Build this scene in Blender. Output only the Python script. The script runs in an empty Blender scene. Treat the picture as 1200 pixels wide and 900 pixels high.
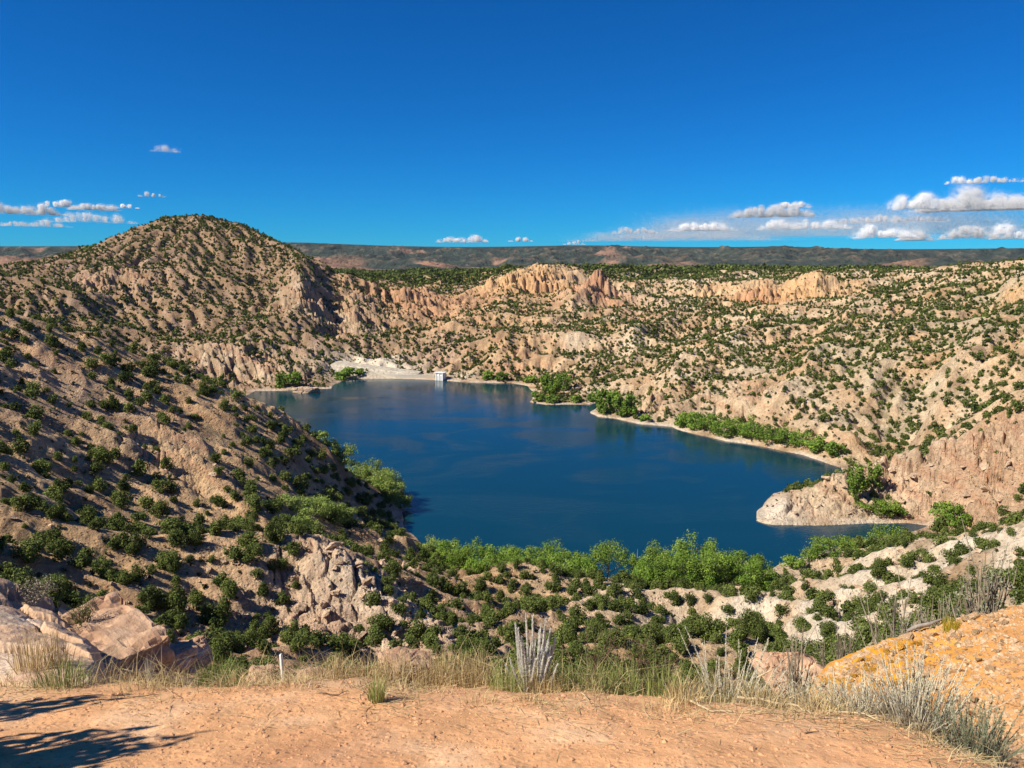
import bpy, bmesh, math, random
import numpy as np
from mathutils import Vector, Matrix

rng = np.random.default_rng(7)
random.seed(7)
scene = bpy.context.scene
COL = scene.collection
pi = math.pi

# ----------------------------------------------------------------- camera
EYE = 80.0                      # eye height above the lake
F = 924.0                       # focal length in pixels of the 1200 px wide photograph
PITCH = math.atan(140.0 / F)    # looking slightly down
camd = bpy.data.cameras.new('camera')
cam = bpy.data.objects.new('camera', camd)
COL.objects.link(cam)
cam.location = (0, 0, EYE)
cam.rotation_euler = (pi / 2 - PITCH, 0, 0)
camd.sensor_width = 36.0
camd.lens = 36.0 * F / 1200.0
camd.clip_start = 0.1
camd.clip_end = 120000
scene.camera = cam

CP, SP = math.cos(PITCH), math.sin(PITCH)


def ray(px, py):
    """azimuth and slope (rise per metre of ground distance) of a sight line"""
    u, v = (px - 600.0) / F, -(py - 450.0) / F
    dx, dy, dz = u, CP + v * SP, -SP + v * CP
    h = math.hypot(dx, dy)
    return math.atan2(dx, dy), dz / h


def to_px(x, y, z):
    d = y * CP - (z - EYE) * SP
    d = np.maximum(d, 1e-3) if isinstance(d, np.ndarray) else max(d, 1e-3)
    up = y * SP + (z - EYE) * CP
    return 600 + F * x / d, 450 - F * up / d


def lake_pt(px, py):
    a, t = ray(px, py)
    r = EYE / -t
    return r * math.sin(a), r * math.cos(a)


def pol(px, r):
    a, _ = ray(px, 450)
    return r * math.sin(a), r * math.cos(a)


# ----------------------------------------------------------------- numpy noise
def _hash(ix, iy, seed):
    h = (ix.astype(np.int64) * 374761393 + iy.astype(np.int64) * 668265263 + seed * 974634777) & 0xFFFFFFFF
    h = ((h ^ (h >> 13)) * 1274126177) & 0xFFFFFFFF
    return (h ^ (h >> 16)) & 0xFFFFFFFF


def noise(x, y, seed=0):
    """gradient noise, about -1..1"""
    x0, y0 = np.floor(x), np.floor(y)
    fx, fy = x - x0, y - y0
    ix, iy = x0.astype(np.int64), y0.astype(np.int64)
    u = fx * fx * fx * (fx * (fx * 6 - 15) + 10)
    v = fy * fy * fy * (fy * (fy * 6 - 15) + 10)

    def g(ox, oy):
        a = _hash(ix + ox, iy + oy, seed) * (2 * pi / 4294967296.0)
        return np.cos(a) * (fx - ox) + np.sin(a) * (fy - oy)
    n = (g(0, 0) * (1 - u) + g(1, 0) * u) * (1 - v) + (g(0, 1) * (1 - u) + g(1, 1) * u) * v
    return n * 1.5


def fbm(x, y, L, octs=4, seed=0, gain=0.5):
    s, a, f, n = 0.0, 1.0, 1.0 / L, 0.0
    for o in range(octs):
        s = s + a * noise(x * f + 13.7 * o, y * f - 7.1 * o, seed + o)
        n += a
        a *= gain
        f *= 2.03
    return s / n


def ridged(x, y, L, octs=3, seed=0, gain=0.5):
    s, a, f, n = 0.0, 1.0, 1.0 / L, 0.0
    w = 1.0
    for o in range(octs):
        v = 1 - np.abs(noise(x * f + 3.1 * o, y * f + 9.2 * o, seed + o)) * 1.4
        v = np.clip(v, 0, 1) ** 1.6 * w
        s = s + a * v
        n += a
        w = np.clip(v * 1.6, 0.15, 1)
        a *= gain
        f *= 2.1
    return s / n - 0.5


def worley(x, y, seed=0):
    """distance to the nearest and second nearest of scattered points, and a random value for the nearest"""
    x0, y0 = np.floor(x), np.floor(y)
    f1 = np.full(x.shape, 9.0)
    f2 = np.full(x.shape, 9.0)
    cid = np.zeros(x.shape)
    for ox in (-1, 0, 1):
        for oy in (-1, 0, 1):
            h = _hash((x0 + ox).astype(np.int64), (y0 + oy).astype(np.int64), seed)
            px = x0 + ox + (h & 1023) / 1023.0
            py = y0 + oy + ((h >> 10) & 1023) / 1023.0
            d = np.hypot(px - x, py - y)
            near = d < f1
            f2 = np.where(near, f1, np.minimum(f2, d))
            cid = np.where(near, ((h >> 20) & 1023) / 1023.0, cid)
            f1 = np.where(near, d, f1)
    return f1, f2, cid


def sstep(a, b, x):
    t = np.clip((x - a) / (b - a), 0, 1)
    return t * t * (3 - 2 * t)


# ----------------------------------------------------------------- the lay of the land
# control points: (pixel column, pixel row, ground distance) of places on the ground, in metres
CPTS = [
    # left hillside: crest, face, foot
    (0, 360, 235), (60, 378, 240), (100, 397, 232), (200, 437, 228), (290, 467, 228), (340, 502, 228), (400, 532, 244), (440, 565, 262),
    (0, 420, 205), (0, 480, 180), (0, 560, 150), (0, 640, 120), (100, 430, 212), (100, 480, 193), (100, 560, 163), (200, 462, 214),
    (200, 495, 200), (200, 560, 172), (300, 512, 205), (300, 580, 176), (400, 562, 222), (400, 590, 202), (450, 600, 238),
    (100, 640, 130), (200, 630, 142), (250, 620, 152), (330, 620, 160), (100, 690, 113), (0, 700, 100), (200, 700, 118), (300, 690, 125),
    (200, 770, 96), (300, 770, 100), (100, 770, 90), (0, 770, 85),
    # rock outcrop in the middle and the hollows round it
    (340, 632, 140), (370, 640, 137), (410, 655, 134), (450, 680, 131), (490, 708, 127), (512, 728, 122), (440, 765, 112), (380, 750, 113),
    (510, 765, 112), (330, 720, 122), (470, 640, 165), (520, 650, 178), (560, 665, 178), (610, 665, 180), (640, 690, 168), (560, 700, 150),
    (540, 740, 128), (420, 622, 178), (480, 628, 195),
    # valley floor
    (600, 790, 92), (600, 760, 115), (650, 730, 140), (700, 690, 170), (700, 760, 115), (800, 700, 165), (800, 740, 130), (800, 790, 92),
    (880, 700, 165), (700, 790, 92), (500, 790, 90), (400, 790, 88),
    # pale slopes on the right, near
    (900, 730, 143), (900, 690, 172), (950, 680, 165), (1000, 650, 178), (1000, 700, 138), (1050, 640, 180), (1100, 622, 195), (1100, 680, 135),
    (1200, 600, 190), (1200, 640, 150), (1200, 690, 110), (1150, 650, 150), (950, 770, 108), (1000, 750, 105), (1050, 735, 98), (1150, 705, 90),
    (900, 790, 92), (1000, 790, 80),
    # promontory
    (908, 588, 263), (937, 579, 268), (967, 571, 272), (990, 565, 279), (1031, 556, 286), (1077, 539, 289), (1141, 521, 286), (1200, 505, 280),
    (1112, 604, 268), (1200, 577, 252), (1100, 574, 277), (1160, 553, 270),
    (1050, 534, 355), (1100, 512, 370), (1200, 492, 350), (1010, 548, 340),
    # right hills
    (850, 470, 425), (900, 480, 400), (950, 500, 372), (1000, 510, 350), (1000, 470, 405), (1000, 430, 470), (1000, 400, 540), (1000, 370, 640), (1000, 340, 800), (1000, 322, 1000),
    (1100, 470, 360), (1100, 430, 430), (1100, 380, 530), (1100, 345, 660), (1100, 320, 860), (1200, 460, 335), (1200, 420, 400), (1200, 370, 490),
    (1200, 335, 610), (1200, 313, 780), (900, 440, 470), (900, 400, 570), (900, 372, 680), (905, 356, 780), (900, 336, 840), (900, 321, 1000),
    # hills beyond the lake
    (800, 455, 450), (760, 445, 480), (800, 400, 590), (800, 360, 720), (800, 335, 880), (800, 320, 1050), (760, 330, 950), (740, 365, 720),
    (700, 430, 535), (700, 400, 600), (695, 336, 790), (690, 370, 700), (650, 372, 690), (660, 352, 800), (720, 350, 800), (640, 322, 890), (600, 331, 870), (670, 323, 910),
    (620, 346, 815), (560, 352, 800), (600, 400, 600), (600, 430, 556), (540, 438, 552), (500, 410, 625), (480, 380, 700), (460, 425, 585),
    (470, 346, 800), (500, 341, 820), (530, 352, 790), (430, 408, 630), (580, 320, 1050), (620, 320, 1000), (540, 327, 1000), (430, 432, 568), (395, 428, 575),
    # the big hill
    (235, 254, 900), (180, 263, 900), (150, 276, 890), (100, 301, 860), (50, 321, 800), (0, 332, 760), (290, 268, 900), (330, 286, 870),
    (370, 305, 830), (400, 321, 790), (430, 339, 760), (450, 352, 740), (235, 300, 800), (235, 350, 700), (235, 400, 620), (150, 330, 740), (150, 380, 650),
    (60, 345, 670), (330, 340, 740), (330, 400, 610), (300, 440, 545), (340, 446, 530), (380, 395, 640), (385, 440, 555), (400, 360, 700), (200, 440, 545),
]
# (pixel column, ground distance, height above the lake): ground the picture hides
HPTS = [
    (0, 300, 40), (100, 300, 34), (200, 310, 12), (0, 450, 22), (100, 450, 10), (200, 420, 2), (0, 600, 34), (100, 560, 14), (150, 500, 4),
    (235, 1100, 108), (100, 1100, 62), (330, 1100, 84), (0, 1100, 38), (400, 1100, 60), (235, 1500, 66), (450, 900, 40), (500, 950, 48),
    (700, 860, 46), (560, 900, 48),
]
for px in range(0, 1201, 150):                      # the plateau and the mesa far behind it
    HPTS += [(px, 1500, 66), (px, 2000, 65)]
for px in (-400, -1100, 1600, 2300):
    HPTS += [(px, 30, 72), (px, 100, 46 if px < 0 else 52), (px, 200, 56 if px < 0 else 44), (px, 400, 55), (px, 900, 75), (px, 2000, 70), (px, 4500, 160)]
for a_, hs in ((110, (78, 79, 84, 90, 100)), (-110, (78, 79, 84, 90, 100)), (150, (79, 81, 88, 95, 110)), (-150, (79, 81, 88, 95, 110)), (180, (79, 81, 88, 95, 110))):
    for r_, h_ in zip((10, 40, 150, 700, 4000), hs):
        HPTS.append((('a', a_), r_, h_))
for px, z10, z25, z55 in ((0, 76.2, 70, 53), (200, 74.8, 67, 49), (400, 74.0, 64.5, 46.5), (600, 73.8, 64, 46), (800, 73.8, 64, 46), (950, 74.0, 64.5, 46), (1100, 74.8, 67, 50), (1200, 75.2, 69, 55)):
    HPTS += [(px, 10, z10), (px, 25, z25), (px, 55, z55)]
MESA = [(0, 290), (60, 290), (100, 290), (200, 288), (300, 286), (350, 285), (400, 287), (450, 289), (540, 291), (600, 290), (640, 289), (690, 288), (730, 289), (800, 291),
        (880, 290), (940, 290), (985, 293.5), (1050, 294), (1100, 293), (1200, 292)]
for px, py in MESA:
    CPTS += [(px, py, 4000), (px, 303, 3300), (px, 314.5, 2550)]
    HPTS += [(px, 5500, 150), (px, 9000, 120)]

# shoreline of the lake, far left round to near left
SHORE_PX = [(300, 458), (330, 458), (342, 457), (352, 458), (368, 456), (388, 455), (393, 450), (402, 446), (430, 444), (470, 443.5), (524, 446), (540, 448), (600, 449), (618, 452),
            (626, 462), (622, 471), (640, 474), (668, 474), (692, 474), (706, 470), (700, 478), (692, 484), (700, 488), (724, 491), (750, 497), (786, 500), (800, 505), (830, 512),
            (850, 517), (880, 521), (905, 526), (940, 533), (962, 540), (985, 548), (990, 557), (965, 563), (935, 572), (905, 580), (888, 600), (888, 610), (900, 615), (955, 616), (1020, 613),
            (1062, 613), (1092, 616), (1060, 626), (1010, 634), (960, 648), (920, 660), (895, 672), (860, 678), (800, 680), (700, 678), (620, 672), (560, 662), (510, 648), (488, 632), (474, 618)]
SHORE = [lake_pt(*p) for p in SHORE_PX] + [pol(468, 256), pol(440, 272), pol(400, 302), pol(340, 345), pol(290, 375), pol(240, 400), pol(215, 430), pol(250, 462)]
SHORE = np.array(SHORE)


def shore_sd(x, y):
    """distance to the shoreline, positive on land"""
    d = np.full(x.shape, 1e9)
    inside = np.zeros(x.shape, bool)
    n = len(SHORE)
    for i in range(n):
        ax, ay = SHORE[i]
        bx, by = SHORE[(i + 1) % n]
        ex, ey = bx - ax, by - ay
        t = np.clip(((x - ax) * ex + (y - ay) * ey) / (ex * ex + ey * ey), 0, 1)
        d = np.minimum(d, (x - ax - t * ex) ** 2 + (y - ay - t * ey) ** 2)
        c = (ay > y) != (by > y)
        if abs(ey) > 1e-9:
            inside ^= c & (x < ax + (y - ay) / ey * ex)
    d = np.sqrt(d)
    return np.where(inside, -d, d)


ctl = []
for px, py, r in CPTS:
    a, t = ray(px, py)
    ctl.append((a, math.log(r), t))
for px, r, z in HPTS:
    a = math.radians(px[1]) if isinstance(px, tuple) else ray(px, 450)[0]
    ctl.append((a, math.log(r), (z - EYE) / r))
    if a > 3.1:
        ctl.append((-a, math.log(r), (z - EYE) / r))
for i, (x, y) in enumerate(SHORE):
    r = math.hypot(x, y)
    ctl.append((math.atan2(x, y), math.log(r), (0.2 - EYE) / r))
for px, py in ((350, 475), (450, 470), (550, 470), (400, 500), (500, 520), (600, 500), (700, 520), (550, 580), (650, 600), (750, 560), (850, 580), (820, 540), (800, 620), (700, 640), (940, 625), (600, 630), (930, 550)):
    x, y = lake_pt(px, py)
    r = math.hypot(x, y)
    ctl.append((math.atan2(x, y), math.log(r), (-2 - EYE) / r))
ctl = np.array(ctl)
_k, _i = np.unique(np.round(ctl[:, :2], 4), axis=0, return_index=True)
ctl = ctl[_i]


def _U(d2):
    return np.where(d2 > 1e-12, d2 * np.log(d2 + 1e-20), 0.0)


def _fit():
    n = len(ctl)
    a, v, t = ctl.T
    K = _U((a[:, None] - a) ** 2 + (v[:, None] - v) ** 2) + np.eye(n) * 2e-4
    P = np.stack([np.ones(n), a, v], 1)
    M = np.block([[K, P], [P.T, np.zeros((3, 3))]])
    return np.linalg.solve(M, np.concatenate([t, np.zeros(3)]))


WTS = _fit()


def base_slope(a, v):
    out = np.zeros(a.shape)
    fa, fv, fo = a.ravel(), v.ravel(), out.ravel()
    for s in range(0, fa.size, 20000):
        e = s + 20000
        d2 = (fa[s:e, None] - ctl[:, 0]) ** 2 + (fv[s:e, None] - ctl[:, 1]) ** 2
        fo[s:e] = _U(d2) @ WTS[:-3] + WTS[-3] + WTS[-2] * fa[s:e] + WTS[-1] * fv[s:e]
    return fo.reshape(a.shape)


# polar grid round the viewpoint, finest where the picture looks
AZ_IN = math.radians(37.5)
_out = np.concatenate([np.linspace(AZ_IN, math.radians(60), 60)[1:], np.radians(np.arange(64, 181, 4))])
AZ = np.concatenate([-_out[::-1], np.linspace(-AZ_IN, AZ_IN, 1250), _out])
RAD = np.concatenate([np.geomspace(1.2, 3.4, 60)[:-1], np.geomspace(3.4, 11, 330)[:-1], np.geomspace(11, 14, 40)[:-1], np.geomspace(14, 80, 130)[:-1], np.geomspace(80, 1150, 1120)[:-1], np.geomspace(1150, 5200, 240)[:-1], np.geomspace(5200, 13500, 30)])
LV = np.log(RAD)


def sm_idx(n, step):
    i = np.arange(0, n, step)
    return i if i[-1] == n - 1 else np.append(i, n - 1)


ia, ir = sm_idx(len(AZ), 4), sm_idx(len(RAD), 5)
coarse = base_slope(np.repeat(AZ[ia][:, None], len(ir), 1), np.repeat(LV[ir][None], len(ia), 0))
half = np.empty((len(ia), len(RAD)))
for i in range(len(ia)):
    half[i] = np.interp(LV, LV[ir], coarse[i])
T0 = np.empty((len(AZ), len(RAD)))
for j in range(len(RAD)):
    T0[:, j] = np.interp(AZ, AZ[ia], half[:, j])
GX = np.sin(AZ)[:, None] * RAD
GY = np.cos(AZ)[:, None] * RAD
GR = np.repeat(RAD[None], len(AZ), 0)
GA = np.repeat(AZ[:, None], len(RAD), 1)
Z0 = EYE + np.minimum(T0, 0.2) * GR
far = sstep(7000, 12000, GR)
Z0 = Z0 * (1 - far) + 100 * far


def blob(px, py, r, rad):
    """a soft round patch of ground about the place seen at that pixel"""
    a, _ = ray(px, py)
    return np.exp(-(((GX - r * math.sin(a)) ** 2 + (GY - r * math.cos(a)) ** 2) / rad ** 2))


# ----- relief: spurs and gullies, outcrops with tilted beds
wx = GX + 9 * fbm(GX, GY, 60, 2, 41)
wy = GY + 9 * fbm(GX, GY, 60, 2, 43)
PXG = 600 + F * np.tan(np.clip(GA, -1.2, 1.2))
mid = sstep(35, 120, GR) * (1 - sstep(1500, 2300, GR))
big = sstep(380, 620, GR) * (1 - sstep(1250, 1900, GR))
mesa = sstep(2200, 3000, GR)
SD = np.full(GX.shape, 400.0)
jl, jh = np.searchsorted(RAD, (150, 760))
il, ih = np.searchsorted(AZ, (-0.75, 0.75))
SD[il:ih, jl:jh] = shore_sd(GX[il:ih, jl:jh], GY[il:ih, jl:jh])
SD = SD + 1.3 * fbm(GX, GY, 14, 3, 90)
land = sstep(1, 16, SD) * 0.85 + 0.15
leftface = np.exp(-((GA + 0.45) / 0.26) ** 2) * (GR < 300) * (GR > 90)
rel = (4.2 * (1 - 0.45 * leftface) * ridged(wx, wy, 46, 4, 11) + 0.9 * fbm(GX, GY, 13, 3, 17)) * mid
cone = np.exp(-((GA - ray(235, 400)[0]) * GR / 190) ** 2 - ((GR - 860) / 150) ** 2)
rel += 0.8 * ridged(GX, GY, 9, 3, 19) * mid * (GR < 700)
rel += (14 * (1 - 0.6 * cone) * ridged(wx * 0.8, wy, 150, 4, 31) + 2.5 * fbm(wx, wy, 40, 3, 37)) * big
rel += 42 * ridged(GX, GY, 520, 3, 57) * mesa * (1 - sstep(3850, 4200, GR)) * (1 - 0.6 * sstep(3500, 3900, GR))
rel += 30 * ridged(GX, GY, 170, 3, 58) * sstep(2700, 3200, GR) * (1 - sstep(3850, 4050, GR))
for px, r, hh_, wd_ in ((625, 846, 9, 62), (698, 768, 9, 60), (905, 792, 9, 62), (1187, 584, 6, 20), (465, 786, 8, 55), (820, 840, 5, 40), (960, 800, 6, 30)):   # eroded bluffs
    g_ = np.exp(-((PXG - px - 8 * noise(GR / 20, GA * 0, px)) / wd_) ** 4)
    edge_ = r + 10 * noise(GA * 40, GA * 0 + 1.7, px) + 5 * noise(GA * 160, GA * 0 + 4.7, px)
    rel += hh_ * g_ * sstep(edge_ - 9, edge_ + 7, GR) * (1 - sstep(r + 40, r + 130, GR))
# the rocky spine that runs out into the lake on the right
_sp = [(898, 604, 257), (908, 590, 262), (937, 580, 267), (967, 571, 271), (1000, 566, 279), (1031, 560, 285), (1077, 546, 288), (1141, 530, 285), (1200, 516, 279), (1290, 500, 270)]
_sx = np.array([r_ * math.sin(ray(p, q_)[0]) for p, q_, r_ in _sp])
_sy = np.array([r_ * math.cos(ray(p, q_)[0]) for p, q_, r_ in _sp])
_sh = np.array([0.0, 0.8, 1.4, 1.2, 1.0, 2.8, 3.2, 3.4, 3.4, 3.4])
spine = np.zeros(GX.shape)
for k in range(len(_sp) - 1):
    ex, ey = _sx[k + 1] - _sx[k], _sy[k + 1] - _sy[k]
    tt = np.clip(((GX - _sx[k]) * ex + (GY - _sy[k]) * ey) / (ex * ex + ey * ey), 0, 1)
    dd = np.hypot(GX - _sx[k] - tt * ex, GY - _sy[k] - tt * ey)
    spine = np.maximum(spine, (_sh[k] + tt * (_sh[k + 1] - _sh[k])) * np.exp(-(dd / 10.0) ** 2))
rel += spine
rel += 17 * np.exp(-((PXG - 350) / 24) ** 2 - ((GR - 735) / 75) ** 2) - 9 * np.exp(-((PXG - 396) / 22) ** 2 - ((GR - 715) / 70) ** 2)      # a spur on the right flank of the big hill
for px, r, hh_, wd_ in ((697, 775, 13, 26), (640, 690, 7, 40), (770, 640, 8, 40), (560, 720, 7, 34), (860, 560, 8, 46), (950, 470, 8, 46), (1060, 520, 9, 50), (1000, 640, 8, 50), (1140, 430, 7, 44), (800, 500, 6, 36)):   # pointed spurs coming down to the lake
    ax_ = PXG - px + (r - GR) * 0.42 + 14 * noise(GR / 45, GA * 0 + 0.7, px)
    rel += hh_ * np.clip(1 - np.abs(ax_) / wd_, 0, 1) ** 1.3 * np.exp(-((GR - r) / 85) ** 2)
ROCK = np.clip(spine / 2.2, 0, 1) * 0.95
for b in ((420, 690, 128, 17, 1.0), (500, 735, 120, 9, 1.0), (385, 660, 134, 10, 0.9), (1100, 570, 280, 17, 1.0), (1170, 545, 274, 19, 1.0), (1050, 575, 280, 14, 1.0), (1010, 590, 262, 14, 0.9), (935, 595, 262, 13, 0.8),
          (290, 430, 565, 45, 0.9), (250, 425, 575, 40, 0.8), (880, 465, 425, 24, 0.9), (640, 332, 860, 60, 0.8), (600, 338, 850, 50, 0.8), (695, 345, 775, 45, 0.8), (905, 346, 810, 55, 0.9),
          (960, 352, 800, 45, 0.7), (1185, 342, 590, 22, 0.9), (385, 360, 700, 45, 0.9), (120, 335, 740, 45, 0.7), (430, 352, 745, 50, 0.7), (500, 350, 790, 45, 0.7),
          (230, 720, 112, 10, 0.6), (960, 690, 155, 14, 0.5), (180, 540, 188, 12, 0.6), (230, 560, 182, 10, 0.5), (740, 482, 425, 22, 0.7), (820, 340, 850, 40, 0.5)):
    ROCK = np.maximum(ROCK, b[4] * blob(*b[:4]))
Z1 = Z0 + rel * land


def cell_of(A, v):
    k = np.clip(np.searchsorted(A, v) - 1, 0, len(A) - 2)
    return k, np.clip((v - A[k]) / (A[k + 1] - A[k]), 0, 1)


def sample(G, x, y):
    x, y = np.asarray(x, float), np.asarray(y, float)
    i, fa = cell_of(AZ, np.arctan2(x, y))
    j, fr = cell_of(RAD, np.hypot(x, y))
    return (G[i, j] * (1 - fa) + G[i + 1, j] * fa) * (1 - fr) + (G[i, j + 1] * (1 - fa) + G[i + 1, j + 1] * fa) * fr


# running water: gather the flow downhill and cut gullies where it gathers
CELL = 2.2
CX, CY = np.arange(-780, 830, CELL), np.arange(66, 1180, CELL)
qx, qy = np.meshgrid(CX, CY, indexing='ij')
H0 = sample(Z1, qx, qy)
H = H0 + 0.25 * noise(qx / 5, qy / 5, 99)
WET = sample(SD, qx, qy) < 0
FLOW = np.ones_like(H)
NB = [(1, 0, 1), (-1, 0, 1), (0, 1, 1), (0, -1, 1), (1, 1, 1.414), (1, -1, 1.414), (-1, 1, 1.414), (-1, -1, 1.414)]
for rnd in range(5):
    ws = []
    for ox, oy, dl in NB:
        d = np.maximum((H - np.roll(H, (-ox, -oy), (0, 1))) / (dl * CELL), 0)
        ws.append(d ** 1.7)
    tot = sum(ws) + 1e-9
    steep = sum(np.maximum((H - np.roll(H, (-ox, -oy), (0, 1))) / (dl * CELL), 0) * wgt for (ox, oy, dl), wgt in zip(NB, ws)) / tot
    ws = [(wgt / tot).astype(np.float32) for wgt in ws]
    A = FLOW.astype(np.float32)
    for it in range(70):
        B = np.ones_like(A)
        for (ox, oy, dl), wgt in zip(NB, ws):
            B += np.roll(A * wgt, (ox, oy), (0, 1))
        A = B
    A[:, :2] = A[:, -2:] = 1
    A[:2] = A[-2:] = 1
    FLOW = A
    H = H - np.minimum(0.80 * np.sqrt(np.minimum(A, 900)) * np.clip(steep, 0.03, 0.7), 1.6) * (~WET)
    lap = sum(np.roll(H, o, (0, 1)) for o in ((1, 0), (-1, 0), (0, 1), (0, -1))) / 4 - H
    H = H + 0.11 * lap
CUT = H - H0
CUT = CUT - (np.where(CUT < 0, CUT, 0).mean())


def sample_grid(G, x, y):
    fx = np.clip((x - CX[0]) / CELL, 0, len(CX) - 1.001)
    fy = np.clip((y - CY[0]) / CELL, 0, len(CY) - 1.001)
    i, j = fx.astype(int), fy.astype(int)
    u, v = fx - i, fy - j
    u, v = u * u * (3 - 2 * u), v * v * (3 - 2 * v)
    return (G[i, j] * (1 - u) + G[i + 1, j] * u) * (1 - v) + (G[i, j + 1] * (1 - u) + G[i + 1, j + 1] * u) * v


inside = sstep(70, 110, GR) * (1 - sstep(1050, 1150, GR)) * (np.abs(GA) < 0.72)
Z1 = Z1 + np.where(inside > 0, sample_grid(CUT, GX, GY) * inside * (1 - 0.5 * leftface), 0) * land
GULLY = np.where(inside > 0, sample_grid(np.log(FLOW), GX, GY), 0.0)

# bare rock: blocks split along joints, stepped along tilted beds
mk = ROCK > 0.03
rx, ry, rz = GX[mk], GY[mk], Z1[mk]
rs = np.clip(GR[mk] / 150, 0.85, 4.0)
jx = rx + 1.5 * rs * noise(rx / (5 * rs), ry / (5 * rs), 61)
jy = ry + 1.5 * rs * noise(rx / (5 * rs), ry / (5 * rs), 62)
ca, sa = math.cos(0.5), math.sin(0.5)
ju, jv = jx * ca + jy * sa + 0.8 * rz, -jx * sa + jy * ca + 1.3 * rz
f1, f2, cid = worley(ju / (5.0 * rs), jv / (3.0 * rs), 63)
g1, g2, cid2 = worley(ju / (2.2 * rs), jv / (1.2 * rs), 64)
blocks = (cid - 0.5) * 3.0 - 1.5 * (1 - sstep(0.0, 0.17, f2 - f1)) + (cid2 - 0.5) * 1.1 - 0.35 * (1 - sstep(0, 0.2, g2 - g1))
blocks += 0.9 * (jx * ca + jy * sa - np.round((jx * ca + jy * sa) / 4.0) * 4.0) / 4.0
crag = np.zeros(GX.shape)
crag[mk] = blocks * rs * np.where((rx > 60) & (np.hypot(rx, ry) < 310), 1.25, np.where(np.hypot(rx, ry) > 600, 0.8, 0.6))
Z1 = Z1 + crag * np.clip(ROCK * 1.25 - 0.15, 0, 1) * mid * land
Z1 = Z1 + (0.22 * fbm(GX, GY, 2.4, 3, 75) + 0.5 * np.clip(noise(GX / 9, GY / 9, 76), 0, 1) * np.abs(noise(GX / 1.7, GY / 1.7, 77))) * mid * land * (GR < 700)
# the water's edge
bank = 0.25 + 1.1 * np.maximum(SD, 0) + 0.012 * np.maximum(SD, 0) ** 2
bed = -0.25 - 0.22 * np.maximum(-SD, 0)
Z1 = np.where(SD > 0, np.minimum(np.maximum(Z1, 0.25 + 0.06 * np.minimum(SD, 12)), bank), np.maximum(bed, -6))

# ----- the bare dirt shoulder the picture is taken from
edge_px = [(-300, 815), (0, 803), (100, 806), (200, 806), (300, 800), (400, 802), (500, 805), (600, 812), (700, 815), (830, 832), (950, 828), (1010, 838), (1060, 850), (1120, 878), (1170, 905), (1300, 960)]


def pad_z(x, y):
    return 78.05 - 0.24 * y + 0.012 * x


def pad_hit(px, py):
    a, t = ray(px, py)
    r = (EYE - 78.05) / (-0.24 * math.cos(a) + 0.012 * math.sin(a) - t)
    return a, r


_e = [pad_hit(*p) for p in edge_px]
EA, ER = np.array([e[0] for e in _e]), np.array([e[1] for e in _e])
REDGE = np.interp(GA, np.concatenate([[-pi, -1.2], EA, [1.1, pi]]), np.concatenate([[9, 8], ER, [4.5, 9]]))
REDGE = REDGE + 0.22 * noise(GX / 0.9, GY / 0.9, 81) + 0.1 * noise(GX / 0.3, GY / 0.3, 82)
behind = sstep(0.9, 1.6, np.abs(GA))
PADZ = np.where(GY > 0, 78.05 - 0.24 * GY, 78.05 - 0.05 * GY) + 0.012 * GX
PADZ = PADZ + 0.035 * fbm(GX, GY, 1.3, 3, 83) + 0.012 * fbm(GX, GY, 0.25, 2, 84)
q = GR - REDGE
NEARZ = (PADZ - 0.42 * 0.5 * (q + np.sqrt(q * q + 0.09) - 0.3) * (1 - behind))
w = sstep(REDGE + 1.0, REDGE + 6.5, GR)
w = np.where(np.abs(GA) > 1.0, sstep(14, 60, GR), w)
Z2 = NEARZ * (1 - w) + (Z1 + 0.25 * fbm(GX, GY, 3.0, 3, 85) * (1 - sstep(40, 120, GR))) * w


def near_bump(px, r, dz, ra, rr, lim=30):
    """raise the ground by dz about a place close by (ra: half width across, rr: along the sight line)"""
    a, _ = ray(px, 450)
    return dz * np.exp(-(((GA - a) * GR / ra) ** 2) - ((GR - r) / rr) ** 2)


m = GR < 40
bump = np.zeros(GX.shape)
# gravel bank on the right: a ramp rising to the right
_b = [(940, 815, 7.6), (990, 789, 8.2), (1040, 762, 8.6), (1100, 744, 9.0), (1200, 714, 9.2), (1400, 670, 9.4)]
bx = np.array([ray(p, q_)[0] for p, q_, r_ in _b])
bz = np.array([EYE + r_ * ray(p, q_)[1] for p, q_, r_ in _b])
TGT = np.interp(GA, bx, bz)
RB = np.interp(GA, bx, [b_[2] for b_ in _b])
shape = np.where(GR < RB, sstep(REDGE + 0.05, RB - 0.1, GR), 1 - sstep(RB + 0.05, RB + 2.2, GR))
on = sstep(bx[0] - 0.02, bx[0] + 0.03, GA) * (GA < 1.0) * shape
BANK = on
Z2 = np.where(m, np.maximum(Z2, Z2 * (1 - on) + (TGT + 0.08 * fbm(GX, GY, 0.8, 3, 87) + 0.05 * np.abs(noise(GX / .22, GY / .22, 88))) * on), Z2)
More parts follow.
